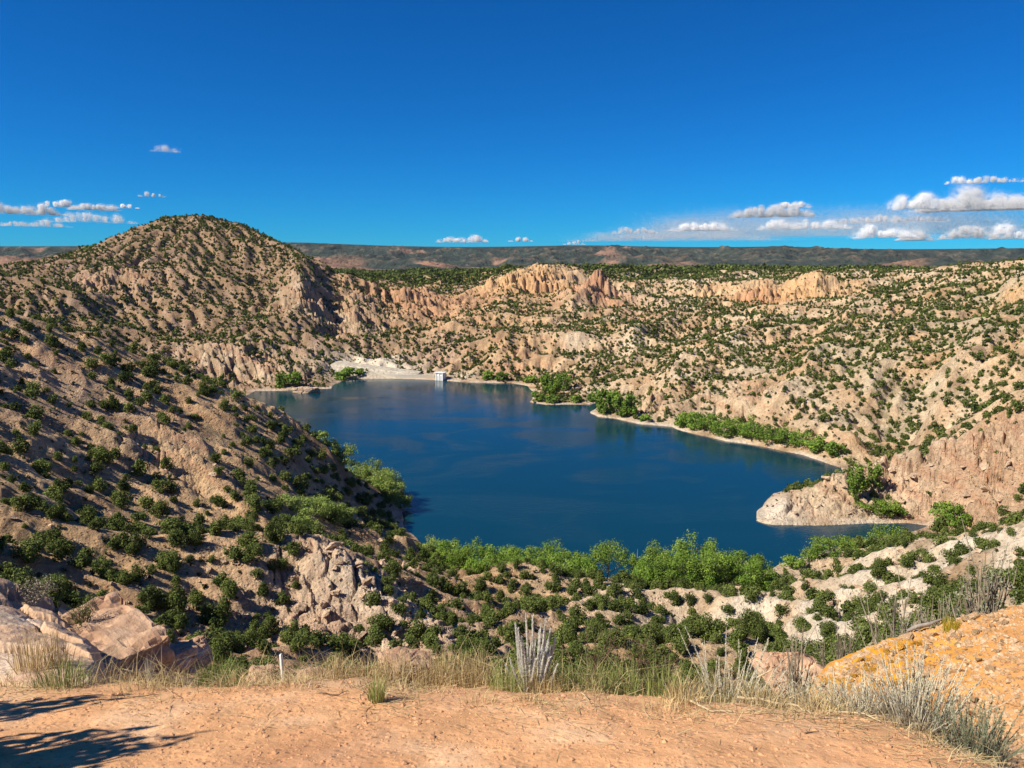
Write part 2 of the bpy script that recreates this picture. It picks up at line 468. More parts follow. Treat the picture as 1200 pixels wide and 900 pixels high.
# the sandstone ledge on the left: a rough face sloping up from the straw to a crest, broken off short at its right end
_l = [(-260, 640), (-60, 668), (0, 682), (60, 700), (100, 728), (118, 748)]
lx = np.array([ray(p, q_)[0] for p, q_ in _l])
lt = np.interp(GA, lx, [ray(p, q_)[1] for p, q_ in _l])
LR = 12.2 + 0.5 * noise(GX / 1.5, GY / 1.5, 140)
foot = REDGE + 0.35
up = np.clip((GR - foot) / (LR - foot), 0, 1)
footz = 78.05 - 0.24 * foot * np.cos(GA) + 0.012 * foot * np.sin(GA) - 0.12
lz = footz + (EYE + lt * LR - footz) * (0.35 * up + 0.65 * sstep(0, 1, up))
l1, l2, lid = worley(GX / 0.75 + 0.3 * noise(GX, GY, 141), GY / 0.5 + GX / 1.6, 142)
lz = lz + ((lid - 0.5) * 0.20 - 0.10 * (1 - sstep(0, .14, l2 - l1)) + 0.05 * fbm(GX, GY, .5, 3, 143) + 0.025 * fbm(GX, GY, .12, 3, 144)) * sstep(0.05, .3, up)
lz = np.where(GR > LR, lz - 1.6 * (GR - LR) - 0.5 * sstep(0, .3, GR - LR), lz)
lend = lx[-1] + 0.012 * noise(GR / .5, GA * 0, 145) + 0.03 * (up - .5)
LEDGE = (1 - sstep(-0.006, 0.006, GA - lend)) * (GA > -1.0) * (GR < 16) * sstep(-0.02, 0.25, GR - foot)
Z2 = np.where(m, np.maximum(Z2, Z2 * (1 - LEDGE) + lz * LEDGE), Z2)
# low rocky humps just past the edge
for px, r, z, ra, rr in ((345, 9.2, 74.0, 0.75, 0.9), (480, 9.6, 73.9, 0.6, 0.8), (215, 9.6, 73.9, .8, .9)):
    a, _ = ray(px, 450)
    g = np.exp(-(((GA - a) * GR / ra) ** 4) - ((GR - r) / rr) ** 4)
    Z2 = np.where(m, np.maximum(Z2, Z2 * (1 - g) + (z + 0.12 * fbm(GX, GY, 0.9, 3, 89)) * g), Z2)
Z = Z2
GZ = Z
TT = (Z - EYE) / GR
VIS = np.maximum.accumulate(TT, axis=1)             # highest sight line so far, outward along each bearing


def gz(x, y):
    return float(sample(Z, x, y))


def spot(px, py, rmin=3.0, rmax=3000):
    """the place on the ground seen at a pixel: first rise of the land through that sight line"""
    a, t = ray(px, py)
    i = int(np.clip(np.searchsorted(AZ, a), 1, len(AZ) - 1))
    f = (a - AZ[i - 1]) / (AZ[i] - AZ[i - 1])
    tt = TT[i - 1] * (1 - f) + TT[i] * f
    ok = np.nonzero((tt >= t) & (RAD > rmin) & (RAD < rmax))[0]
    r = RAD[ok[0]] if len(ok) else rmax
    return r * math.sin(a), r * math.cos(a)

# ----------------------------------------------------------------- materials
def mat(name, build, rough=0.9):
    m = bpy.data.materials.new(name)
    m.use_nodes = True
    nt = m.node_tree
    bs = nt.nodes['Principled BSDF']
    bs.inputs['Roughness'].default_value = rough
    bs.inputs['Specular IOR Level'].default_value = 0.25
    build(nt, bs)
    return m


def N(nt, kind, **kw):
    n = nt.nodes.new(kind)
    for k, v in kw.items():
        if k in n.inputs:
            n.inputs[k].default_value = v
        else:
            setattr(n, k, v)
    return n


def tex(nt, scale, detail=6, rough=0.6, coord='Object', dist=0.0):
    tc = N(nt, 'ShaderNodeTexCoord')
    n = N(nt, 'ShaderNodeTexNoise')
    n.inputs['Scale'].default_value = scale
    n.inputs['Detail'].default_value = detail
    n.inputs['Roughness'].default_value = rough
    n.inputs['Distortion'].default_value = dist
    nt.links.new(tc.outputs[coord], n.inputs['Vector'])
    return n


def maprange(nt, src, a, b, c, d):
    n = N(nt, 'ShaderNodeMapRange')
    for i, v in enumerate((a, b, c, d)):
        n.inputs[i + 1].default_value = v
    nt.links.new(src, n.inputs[0])
    return n.outputs[0]


def mul(nt, col, fac):
    """colour times a grey factor"""
    n = N(nt, 'ShaderNodeVectorMath', operation='SCALE')
    nt.links.new(col, n.inputs[0])
    nt.links.new(fac, n.inputs['Scale'])
    return n.outputs[0]


def mixc(nt, fac, a, b):
    n = N(nt, 'ShaderNodeMix', data_type='RGBA')
    if isinstance(fac, (int, float)):
        n.inputs[0].default_value = fac
    else:
        nt.links.new(fac, n.inputs[0])
    for i, c in ((6, a), (7, b)):
        if isinstance(c, tuple):
            n.inputs[i].default_value = (*c, 1)
        else:
            nt.links.new(c, n.inputs[i])
    return n.outputs[2]


def bump(nt, bs, height, strength, dist):
    b = N(nt, 'ShaderNodeBump')
    b.inputs['Strength'].default_value = strength
    b.inputs['Distance'].default_value = dist
    nt.links.new(height, b.inputs['Height'])
    nt.links.new(b.outputs[0], bs.inputs['Normal'])


def _terrain(scale, bdist, strength=0.8, lo=0.72, hi=1.25):
    def f(nt, bs):
        at = N(nt, 'ShaderNodeAttribute', attribute_name='albedo')
        n1 = tex(nt, scale, 9, 0.72)
        n2 = tex(nt, scale * 0.13, 5, 0.6)
        v = N(nt, 'ShaderNodeTexVoronoi')
        v.inputs['Scale'].default_value = scale * 1.7
        nt.links.new(nt.nodes['Texture Coordinate'].outputs['Object'], v.inputs['Vector'])
        c = mul(nt, at.outputs['Color'], maprange(nt, n1.outputs[0], 0.3, 0.7, lo, hi))
        c = mul(nt, c, maprange(nt, n2.outputs[0], 0.35, 0.65, 0.86, 1.12))
        c = mul(nt, c, maprange(nt, v.outputs['Distance'], 0.0, 0.35, 0.82, 1.03))
        nt.links.new(c, bs.inputs['Base Color'])
        add = N(nt, 'ShaderNodeMath', operation='ADD')
        nt.links.new(n1.outputs[0], add.inputs[0])
        nt.links.new(maprange(nt, v.outputs['Distance'], 0, 0.4, 0, 0.35), add.inputs[1])
        bump(nt, bs, add.outputs[0], strength, bdist)
    return f


M_near = mat('sandy_dirt', _terrain(9.0, 0.035, 0.7, 0.82, 1.16), 0.95)
M_land = mat('eroded_soil', _terrain(0.8, 1.3, 0.9, 0.62, 1.32), 0.95)
M_far = mat('distant_slopes', _terrain(0.028, 22.0, 1.0, 0.35, 1.7), 0.95)


def plain(name, col, var=0.2, scale=20, rough=0.85, bs_=0.0, bd=0.01):
    def f(nt, bs):
        n = tex(nt, scale, 6, 0.6)
        g = N(nt, 'ShaderNodeRGB')
        g.outputs[0].default_value = (*col, 1)
        nt.links.new(mul(nt, g.outputs[0], maprange(nt, n.outputs[0], 0.3, 0.7, 1 - var, 1 + var)), bs.inputs['Base Color'])
        if bs_:
            bump(nt, bs, n.outputs[0], bs_, bd)
    return mat(name, f, rough)


def leafy(name, tint_lo, tint_hi, trans=0.25):
    """foliage: colour from the leaf's own 'tone' (0..1) and from plant to plant; thin leaves let some light through"""
    def f(nt, bs):
        at = N(nt, 'ShaderNodeAttribute', attribute_name='tone')
        oi = N(nt, 'ShaderNodeObjectInfo')
        c = mixc(nt, at.outputs['Fac'], tint_lo, tint_hi)
        c = mul(nt, c, maprange(nt, oi.outputs['Random'], 0, 1, 0.8, 1.2))
        nt.links.new(c, bs.inputs['Base Color'])
        bs.inputs['Specular IOR Level'].default_value = 0.15
        tr = N(nt, 'ShaderNodeBsdfTranslucent')
        nt.links.new(c, tr.inputs[0])
        mx = N(nt, 'ShaderNodeMixShader')
        mx.inputs[0].default_value = trans
        nt.links.new(bs.outputs[0], mx.inputs[1])
        nt.links.new(tr.outputs[0], mx.inputs[2])
        nt.links.new(mx.outputs[0], nt.nodes['Material Output'].inputs['Surface'])
    return mat(name, f, 0.8)


M_juniper = leafy('juniper_needles', (0.042, 0.066, 0.013), (0.195, 0.235, 0.058), 0.2)
M_cotton = leafy('cottonwood_leaves', (0.085, 0.18, 0.022), (0.28, 0.38, 0.065), 0.35)
M_willow = leafy('willow_leaves', (0.15, 0.23, 0.045), (0.36, 0.43, 0.12), 0.4)
M_scrub = leafy('scrub_leaves', (0.042, 0.050, 0.020), (0.12, 0.12, 0.052), 0.1)
M_bark = plain('grey_bark', (0.16, 0.12, 0.09), 0.3, 6, 0.95, 0.5, 0.03)
M_palebark = plain('pale_bark', (0.30, 0.26, 0.20), 0.25, 4, 0.9, 0.4, 0.05)


# ----------------------------------------------------------------- small helpers
def link(name, me, parent=None):
    o = bpy.data.objects.new(name, me)
    COL.objects.link(o)
    if parent is not None:
        o.parent = parent
    return o


def tag(o, label=None, cat=None, group=None, kind=None):
    for k, v in (('label', label), ('category', cat), ('group', group), ('kind', kind)):
        if v:
            o[k] = v
    return o


def np_mesh(name, co, faces, mats, tone=None, smooth=False, mat_idx=None, attr='tone'):
    """mesh from arrays; faces is (n, 3) or (n, 4)"""
    me = bpy.data.meshes.new(name)
    co = np.asarray(co, np.float32)
    faces = np.asarray(faces, np.int32)
    k = faces.shape[1]
    me.vertices.add(len(co))
    me.vertices.foreach_set('co', co.ravel())
    me.loops.add(faces.size)
    me.loops.foreach_set('vertex_index', faces.ravel())
    me.polygons.add(len(faces))
    me.polygons.foreach_set('loop_start', np.arange(0, faces.size, k, dtype=np.int32))
    me.polygons.foreach_set('use_smooth', np.full(len(faces), smooth))
    for m in (mats if isinstance(mats, (list, tuple)) else [mats]):
        me.materials.append(m)
    if mat_idx is not None:
        me.polygons.foreach_set('material_index', np.asarray(mat_idx, np.int32))
    if tone is not None:
        tone = np.asarray(tone, np.float32)
        if tone.ndim == 1:
            me.attributes.new(attr, 'FLOAT', 'POINT').data.foreach_set('value', tone)
        else:
            c4 = np.ones((len(co), 4), np.float32)
            c4[:, :3] = tone
            me.attributes.new(attr, 'FLOAT_COLOR', 'POINT').data.foreach_set('color', c4.ravel())
    me.update(calc_edges=True)
    return me


# ----------------------------------------------------------------- colours of the ground
dzr = np.gradient(Z, axis=1) / np.gradient(GR, axis=1)
dza = np.gradient(Z, axis=0) / (np.gradient(GA, axis=0) * GR)
SLOPE = np.hypot(dzr, dza)
PXC = 600 + F * np.tan(np.clip(GA, -1.2, 1.2)) * 1.0
TAN, PALE, WHITE = np.array([.49, .315, .165]), np.array([.58, .455, .31]), np.array([.62, .53, .41])
RED, ORANGE, BROWN, OLIVE, MAUVE = np.array([.42, .20, .11]), np.array([.58, .36, .17]), np.array([.265, .172, .10]), np.array([.24, .21, .12]), np.array([.40, .27, .21])


def lerp(c, t, f):
    return c + (t - c) * np.clip(f, 0, 1)[..., None]


n30, n12, n100 = fbm(GX, GY, 34, 4, 101), fbm(GX, GY, 12, 3, 102), fbm(GX, GY, 110, 3, 103)
n4 = fbm(GX, GY, 4.5, 3, 104)
BED = np.sin((Z * 1.0 + 0.35 * GX + 0.12 * GY + 2.5 * n30) / np.clip(GR / 260, 0.45, 3.0))
C = np.empty(GX.shape + (3,))
C[:] = TAN
rightside = sstep(560, 760, PXC)
C = lerp(C, PALE, rightside * (0.55 + 1.3 * n30) + 0.35 * sstep(0.1, 0.5, n12) + 0.25 * sstep(0.05, 0.4, n30))
C = lerp(C, MAUVE, (1 - rightside) * sstep(0.0, 0.4, n100) * 0.6)
C = lerp(C, BROWN, sstep(0.05, 0.45, -n30) * 0.55 * (1 - 0.5 * rightside))
C = lerp(C, PALE, sstep(.15, .5, n4) * 0.35 * (GR < 600))
C = lerp(C, RED, sstep(0.5, 0.95, BED) * sstep(0.3, 0.7, SLOPE) * 0.38 * (1 - 0.6 * rightside))
C = lerp(C, BROWN, sstep(0.05, 0.45, -n12) * 0.6)
C = lerp(C, BROWN * 0.8, sstep(.1, .4, -n4) * 0.4)
C = lerp(C, OLIVE, sstep(2.2, 4.5, GULLY) * 0.45 * (SLOPE < 0.6))
C = lerp(C, BROWN, sstep(470, 560, GR) * (1 - sstep(430, 520, PXC)) * 0.85)           # the big brown hill
C = lerp(C, MAUVE, sstep(470, 560, GR) * (1 - sstep(430, 520, PXC)) * sstep(0, .4, n12) * 0.5)
C = lerp(C, PALE, ROCK * (0.55 + 0.9 * n12))
C = lerp(C, np.array([.52, .35, .225]), blob(430, 700, 128, 26) * .75)
C = lerp(C, np.array([.56, .365, .20]), leftface * sstep(-.3, .2, n12) * 0.7)  # left slope albedo lightened and warmed to look more sunlit
C = lerp(C, OLIVE, (blob(1120, 390, 480, 100) + blob(1180, 350, 600, 90)) * sstep(-.2, .3, n30) * 0.4)
C = lerp(C, RED, ROCK * sstep(0.2, 0.9, BED) * 0.5)
C = lerp(C, BROWN, ROCK * sstep(0.0, 0.4, n4) * 0.35)
C = lerp(C, WHITE, (blob(960, 690, 158, 28) * 0.9 + blob(1080, 650, 160, 30) * 0.7 + blob(1160, 660, 140, 25) * 0.6) * (0.55 + 1.2 * n12) + blob(905, 602, 258, 10) + blob(440, 700, 126, 16) * 0.6 )
for px, py, r, rad, k in ((625, 330, 848, 60, 1.1), (590, 345, 830, 40, .9), (905, 345, 793, 50, 1.1), (470, 346, 786, 40, .6), (820, 340, 838, 35, .6), (960, 350, 800, 35, .7), (1190, 342, 590, 18, .8)):
    C = lerp(C, ORANGE, blob(px, py, r, rad) * k * (0.8 + 0.8 * n12))
for px, py, r, rad, k in ((700, 348, 768, 38, .85), (480, 350, 780, 60, .65), (885, 350, 788, 30, .8), (640, 335, 845, 25, .5), (560, 352, 800, 40, .4), (760, 372, 700, 40, .4), (1000, 372, 630, 40, .35), (600, 440, 553, 13, .6), (130, 335, 740, 40, .3), (150, 700, 108, 14, .4), (1130, 555, 280, 26, .42), (300, 790, 96, 20, .3), (640, 715, 150, 14, .25), (385, 740, 116, 10, .35)):
    C = lerp(C, RED, blob(px, py, r, rad) * k * (0.8 + 0.8 * n12))
C = lerp(C, np.array([.62, .53, .40]), np.clip(blob(415, 428, 590, 24) + blob(465, 432, 575, 26) + blob(440, 420, 605, 18) + .8 * blob(545, 442, 552, 10) + .3 * blob(675, 412, 592, 10), 0, 1))
C = lerp(C, np.array([.56, .46, .35]), sstep(-.3, .3, n12) * np.exp(-(SD / 2.2) ** 2) * (np.abs(SD) < 30) * (SD > -1))
C = lerp(C, np.array([.05, .07, .055]), sstep(0.5, 5, -SD))
# bench of dark woodland, then the mesa
dark = np.array([.050, .062, .030])
pl = sstep(950, 1250, GR)
C = lerp(C, dark, pl * (0.9 + 0.4 * fbm(GX, GY, 60, 3, 120)))
C = lerp(C, np.array([.036, .050, .040]), sstep(1900, 2600, GR) * 0.97)  # dark mesa woodland, with the blue of distance haze mixed into its albedo
C = lerp(C, np.array([.40, .21, .13]), sstep(2000, 2300, GR) * (1 - sstep(2900, 3300, GR)) * sstep(0, .4, fbm(GX, GY, 420, 3, 121) + 0.6 * (1 - sstep(350, 560, PXC)) - 0.15))
C = lerp(C, np.array([.34, .19, .13]), mesa * 0.8 * sstep(0.28, 0.5, fbm(GX, GY, 300, 5, 122) + 0.40 * np.exp(-((PXC - 712) / 30) ** 2)))
C = lerp(C, np.array([.20, .145, .10]), mesa * sstep(.12, .4, ridged(GX, GY, 170, 3, 58)) * 0.55)
C = lerp(C, np.array([.036, .050, .042]), sstep(3800, 3880, GR))  # mesa top in the same haze-blue albedo
# foreground dirt, reddish, and the orange bank
nf = fbm(GX, GY, 0.7, 4, 130)
near = 1 - sstep(10, 16, GR)
NC = np.empty_like(C)
NC[:] = np.array([.62, .33, .155])
NC = lerp(NC, np.array([.68, .42, .235]), sstep(-0.1, 0.5, nf))
NC = lerp(NC, np.array([.50, .24, .115]), sstep(0.05, 0.5, fbm(GX, GY, 2.2, 3, 131)) * .6)
NC = lerp(NC, np.array([.36, .25, .15]), sstep(-0.55, 0.3, q) * 0.55)
NC = lerp(NC, np.array([.55, .37, .24]), sstep(0.3, 1.6, q) * (1 - BANK))
ob = np.clip(BANK * 1.3, 0, 1)
NC = lerp(NC, np.array([.46, .235, .095]), ob)
NC = lerp(NC, lerp(np.broadcast_to(np.array([.50, .33, .215]), NC.shape), np.array([.60, .46, .34]), sstep(-.1, .4, fbm(GX, GY, .9, 3, 134))), LEDGE * sstep(.02, .2, GR - foot))
_oa = ray(1045, 450)[0]
NC = lerp(NC, np.array([.64, .29, .02]), ob * np.exp(-(((GA - _oa) / 0.10) ** 2)) * sstep(-.45, .1, fbm(GX, GY, .5, 3, 133) + 0.12))
C = lerp(C, NC, near)
C = np.clip(C, 0.01, 0.9)

# ----------------------------------------------------------------- the ground itself, in plain pieces that share their seams
nA, nR = Z.shape
VCO = np.stack([GX, GY, Z], -1).reshape(-1, 3)
VC = C.reshape(-1, 3)
ii, jj = np.meshgrid(np.arange(nA - 1), np.arange(nR - 1), indexing='ij')
cr, cp_, csd, cq = RAD[jj], PXC[ii, jj], SD[ii, jj], q[ii, jj]
region = np.full(ii.shape, 2)                               # valley
region[(cp_ < 470) & (cr > 112) & (cr < 450) & ~((cp_ > 320) & (cr < 165))] = 3
region[(cp_ >= 840) & (cr > 95) & (cr < 215)] = 4
region[(cp_ >= 600) & (cr >= 215)] = 5
region[(cp_ < 600) & (cr >= 450)] = 6
region[(cp_ < 455) & (cr > 470)] = 7
region[(cr > 1150)] = 8
region[(cr > 2000)] = 9
region[(csd < -1.5)] = 1
region[cr < 14] = 0
for code, nm, m_ in ((0, 'ground', M_near), (1, 'lake_bed', M_land), (2, 'valley_floor', M_land), (3, 'hillside_left', M_land), (4, 'hillside_right', M_land), (5, 'hills_right', M_land),
                     (6, 'hills_far', M_land), (7, 'mountain', M_land), (8, 'plateau', M_far), (9, 'mesa', M_far)):
    sel = region == code
    a_, b_ = ii[sel], jj[sel]
    quads = np.stack([a_ * nR + b_, a_ * nR + b_ + 1, (a_ + 1) * nR + b_ + 1, (a_ + 1) * nR + b_], -1)[:, ::-1]
    used, inv = np.unique(quads, return_inverse=True)
    o = link(nm, np_mesh(nm, VCO[used], inv.reshape(-1, 4), m_, VC[used], smooth=True, attr='albedo'))
    o['kind'] = 'structure'

# ----------------------------------------------------------------- water
def _water(nt, bs):
    bs.inputs['Base Color'].default_value = (0.003, 0.034, 0.053, 1)
    bs.inputs['Roughness'].default_value = 0.12
    bs.inputs['IOR'].default_value = 1.33
    bs.inputs['Specular IOR Level'].default_value = 0.5
    tc = N(nt, 'ShaderNodeTexCoord')
    mp = N(nt, 'ShaderNodeMapping')
    mp.inputs['Scale'].default_value = (0.55, 1.0, 1.0)
    mp.inputs['Rotation'].default_value = (0, 0, 0.5)
    nt.links.new(tc.outputs['Object'], mp.inputs['Vector'])
    n1 = N(nt, 'ShaderNodeTexNoise')
    n1.inputs['Scale'].default_value = 0.8
    n1.inputs['Detail'].default_value = 5
    n1.inputs['Roughness'].default_value = 0.6
    nt.links.new(mp.outputs[0], n1.inputs['Vector'])
    # calmer and ruffled lanes left by the wind
    n2 = N(nt, 'ShaderNodeTexNoise')
    n2.inputs['Scale'].default_value = 0.018
    n2.inputs['Detail'].default_value = 4
    n2.inputs['Distortion'].default_value = 2.2
    nt.links.new(mp.outputs[0], n2.inputs['Vector'])
    lane = maprange(nt, n2.outputs[0], 0.46, 0.57, 0.35, 1.0)
    nt.links.new(maprange(nt, n2.outputs[0], 0.46, 0.57, 0.09, 0.15), bs.inputs['Roughness'])
    b = N(nt, 'ShaderNodeBump')
    b.inputs['Distance'].default_value = 0.13
    nt.links.new(lane, b.inputs['Strength'])
    nt.links.new(n1.outputs[0], b.inputs['Height'])
    nt.links.new(b.outputs[0], bs.inputs['Normal'])


M_water = mat('lake_water', _water, 0.12)
_cx, _cy = SHORE.mean(0)
wv, wf = [], []
gx, gy = np.meshgrid(np.linspace(-230, 330, 57), np.linspace(150, 620, 48), indexing='ij')
ok = shore_sd(gx, gy) < 16
idx = -np.ones(gx.shape, int)
for i in range(gx.shape[0] - 1):
    for j in range(gx.shape[1] - 1):
        if ok[i:i + 2, j:j + 2].any():
            f_ = []
            for a_, b_ in ((i, j), (i + 1, j), (i + 1, j + 1), (i, j + 1)):
                if idx[a_, b_] < 0:
                    idx[a_, b_] = len(wv)
                    wv.append((gx[a_, b_], gy[a_, b_], 0.0))
                f_.append(idx[a_, b_])
            wf.append(f_)
lake = link('lake', np_mesh('lake', wv, wf, M_water, smooth=True))
lake['kind'] = 'structure'

# ----------------------------------------------------------------- light
HAZE = 1.3e-5
SUN_AZ, SUN_EL = math.radians(-114), math.radians(44)        # from the left, a little behind the viewer
sv = Vector((math.sin(SUN_AZ) * math.cos(SUN_EL), math.cos(SUN_AZ) * math.cos(SUN_EL), math.sin(SUN_EL)))
sd_ = bpy.data.lights.new('sun', 'SUN')
sd_.energy = 5.0
sd_.angle = math.radians(0.53)
sd_.color = (1.0, 0.92, 0.78)
so = link('sun', sd_)
so.rotation_euler = sv.to_track_quat('Z', 'Y').to_euler()
so.location = (-200, -100, 400)
world = bpy.data.worlds.new('World')
scene.world = world
world.use_nodes = True
nt = world.node_tree
sky = N(nt, 'ShaderNodeTexSky', sky_type='NISHITA')
sky.sun_disc = False
sky.sun_elevation = SUN_EL
sky.sun_rotation = SUN_AZ
sky.altitude = 2000
sky.air_density = 1.0
sky.dust_density = 0.2
sky.ozone_density = 3.5
hs = N(nt, 'ShaderNodeHueSaturation')
hs.inputs['Saturation'].default_value = 1.2
nt.links.new(sky.outputs[0], hs.inputs['Color'])
tn = N(nt, 'ShaderNodeVectorMath', operation='MULTIPLY')            # the deep polarised blue of thin mountain air
tn.inputs[1].default_value = (0.07, 0.66, 1.14)
nt.links.new(hs.outputs[0], tn.inputs[0])
nt.links.new(tn.outputs[0], nt.nodes['Background'].inputs['Color'])
nt.nodes['Background'].inputs['Strength'].default_value = 0.062
# thin summer air: a closed box of faint even haze round everything
hm = bpy.data.materials.new('thin_air')
hm.use_nodes = True
hm.node_tree.nodes.remove(hm.node_tree.nodes['Principled BSDF'])
pv = N(hm.node_tree, 'ShaderNodeVolumePrincipled')
pv.inputs['Color'].default_value = (0.62, 0.78, 1.0, 1)
pv.inputs['Density'].default_value = HAZE
hm.node_tree.links.new(pv.outputs[0], hm.node_tree.nodes['Material Output'].inputs['Volume'])
hb = bmesh.new()
bmesh.ops.create_cube(hb, size=1.0, matrix=Matrix.Translation((0, 0, 103)) @ Matrix.Diagonal((28400, 28400, 224, 1)))
hme = bpy.data.meshes.new('haze')
hb.to_mesh(hme)
hb.free()
hme.materials.append(hm)
if HAZE > 0:
    link('haze', hme)['kind'] = 'stuff'
scene.cycles.volume_bounces = 0
vs = scene.view_settings
vs.view_transform = 'Standard'
vs.look = 'None'
vs.gamma = 1.0
vs.use_curve_mapping = False
vs.exposure = 0.62
scene.display_settings.display_device = 'sRGB'
cy = scene.cycles
cy.max_bounces = 7
cy.diffuse_bounces = 4
cy.glossy_bounces = 2
cy.transmission_bounces = 2
cy.transparent_max_bounces = 8
cy.use_denoising = True
cy.denoiser = 'OPENIMAGEDENOISE'
cy.denoising_input_passes = 'RGB_ALBEDO_NORMAL'
cy.denoising_prefilter = 'ACCURATE'
cy.caustics_reflective = False
cy.caustics_refractive = False

# ----------------------------------------------------------------- plants of the slopes
def quads_at(P, Nrm, size, rnd, aspect=1.0):
    """one small leaf-clump quad at every point, facing roughly along Nrm"""
    n = len(P)
    Nn = Nrm + rnd.normal(0, 0.55, (n, 3))
    Nn /= np.linalg.norm(Nn, axis=1, keepdims=True) + 1e-9
    ref = rnd.normal(0, 1, (n, 3))
    U = np.cross(Nn, ref)
    U /= np.linalg.norm(U, axis=1, keepdims=True) + 1e-9
    V = np.cross(Nn, U)
    s = (np.asarray(size) * rnd.uniform(0.6, 1.3, n))[:, None]
    k = rnd.uniform(0.55, 1.0, (n, 4, 1))
    c = np.stack([P - U * s * k[:, 0], P - V * s * aspect * k[:, 1], P + U * s * k[:, 2], P + V * s * aspect * k[:, 3]], 1)
    return c.reshape(-1, 3), np.arange(n * 4).reshape(-1, 4)


ICO = bmesh.new()
bmesh.ops.create_icosphere(ICO, subdivisions=1, radius=1)
ICO_V = np.array([v.co[:] for v in ICO.verts])
ICO_F = np.array([[v.index for v in f.verts] for f in ICO.faces])
ICO.free()


def juniper_crown(seed, nleaf, leaf, lobes=11, low=0.12):
    """a unit juniper: about 1 wide and 0.85 tall, base at z = 0; returns quads and tones"""
    r = np.random.default_rng(seed)
    L = []
    for k in range(lobes):
        a, d = r.uniform(0, 2 * pi), r.uniform(0.05, 0.34)
        z = r.uniform(low, 0.62) * (1 - 0.45 * d)
        L.append((d * math.cos(a), d * math.sin(a), z, r.uniform(0.13, 0.23)))
    L.append((0, 0, r.uniform(.5, .66), .17))
    P, Nn, T = [], [], []
    per = nleaf // len(L)
    for lx, ly, lz, lr in L:
        v = r.normal(0, 1, (per, 3))
        v /= np.linalg.norm(v, axis=1, keepdims=True)
        rad = lr * r.uniform(0.62, 1.12, (per, 1))
        p = np.array([lx, ly, lz]) + v * rad * np.array([1, 1, 1.15])
        p[:, 2] = np.abs(p[:, 2] - 0.02) + 0.02
        P.append(p)
        Nn.append(v + np.array([0, 0, 0.25]))
        T.append(np.clip(r.normal(0.45, 0.22, per) + r.normal(0, .12), 0, 1))
    P, Nn, T = np.concatenate(P), np.concatenate(Nn), np.concatenate(T)
    co, f = quads_at(P, Nn, leaf, r, 0.8)
    return co, f, np.repeat(T, 4)


def trunk_geo(path, radii, sides=6):
    """a tapered tube along a path"""
    path = np.asarray(path, float)
    co, fa = [], []
    for k in range(len(path)):
        d = path[min(k + 1, len(path) - 1)] - path[max(k - 1, 0)]
        d /= np.linalg.norm(d) + 1e-9
        u = np.cross(d, (0.31, 0.95, 0.1))
        u /= np.linalg.norm(u) + 1e-9
        v = np.cross(d, u)
        for s in range(sides):
            a = 2 * pi * s / sides
            co.append(path[k] + radii[k] * (u * math.cos(a) + v * math.sin(a)))
    for k in range(len(path) - 1):
        for s in range(sides):
            s2 = (s + 1) % sides
            fa.append((k * sides + s, k * sides + s2, (k + 1) * sides + s2, (k + 1) * sides + s))
    return np.array(co), np.array(fa)


def merge(parts):
    co, fa, tn, b = [], [], [], 0
    for p in parts:
        co.append(p[0])
        fa.append(np.asarray(p[1]) + b)
        if len(p) > 2:
            tn.append(p[2])
        b += len(p[0])
    return (np.concatenate(co), np.concatenate(fa)) + ((np.concatenate(tn),) if tn else ())


def limbs(r, h, spread, n, r0):
    """trunk and limbs of a unit-less tree: (points, faces)"""
    parts = []
    lean = r.normal(0, 0.06 * h, 2)
    top = np.array([lean[0], lean[1], h * 0.62])
    mid_ = np.array([lean[0] * .3 + r.normal(0, .02 * h), lean[1] * .3, h * 0.3])
    parts.append(trunk_geo([(0, 0, -0.12 * h), (0, 0, 0.02 * h), mid_, top], [r0 * 1.25, r0, r0 * .75, r0 * .35], 7))
    for k in range(n):
        a, z = 2 * pi * k / n + r.uniform(-.5, .5), r.uniform(.14, .42) * h
        b = np.array([lean[0] * z / h, lean[1] * z / h, z])
        e = np.array([math.cos(a) * spread, math.sin(a) * spread, z + r.uniform(.2, .42) * h])
        m_ = (b + e) / 2 + np.array([0, 0, -.03 * h])
        parts.append(trunk_geo([b, m_, e], [r0 * .5, r0 * .33, r0 * .12], 5))
    return merge(parts)


# where junipers grow, 0..1: thickest in gullies and on the slopes turned from the sun
_sa, _ca = np.sin(GA), np.cos(GA)
away = (dzr * _sa + dza * _ca) * sv.x + (dzr * _ca - dza * _sa) * sv.y
away = (away + np.roll(away, 3, 0) + np.roll(away, -3, 0) + np.roll(away, 3, 1) + np.roll(away, -3, 1)) / 5
veg = 0.58 + 0.14 * sstep(440, 540, GR) + 0.06 * (1 - rightside) + 0.8 * fbm(GX, GY, 70, 3, 201) + 0.7 * fbm(GX, GY, 22, 2, 202)
veg += 0.34 * sstep(1.0, 3.0, GULLY)
veg += 0.17 * rightside * sstep(360, 430, GR)
veg -= 0.7 * blob(362, 598, 185, 13)
veg += 0.10 * rightside
veg += 0.5 * np.clip(away, -0.6, 0.6) * sstep(250, 350, GR)
veg += 0.22 * (blob(1010, 690, 145, 40) + blob(1120, 650, 160, 40))
veg += 0.45 * (blob(620, 745, 128, 34) + blob(780, 735, 135, 38) + blob(700, 780, 100, 34))
veg += 0.35 * blob(1120, 390, 480, 100) + 0.3 * blob(1180, 350, 600, 90)
veg += 0.18 * sstep(470, 560, GR) * (1 - sstep(430, 520, PXC))
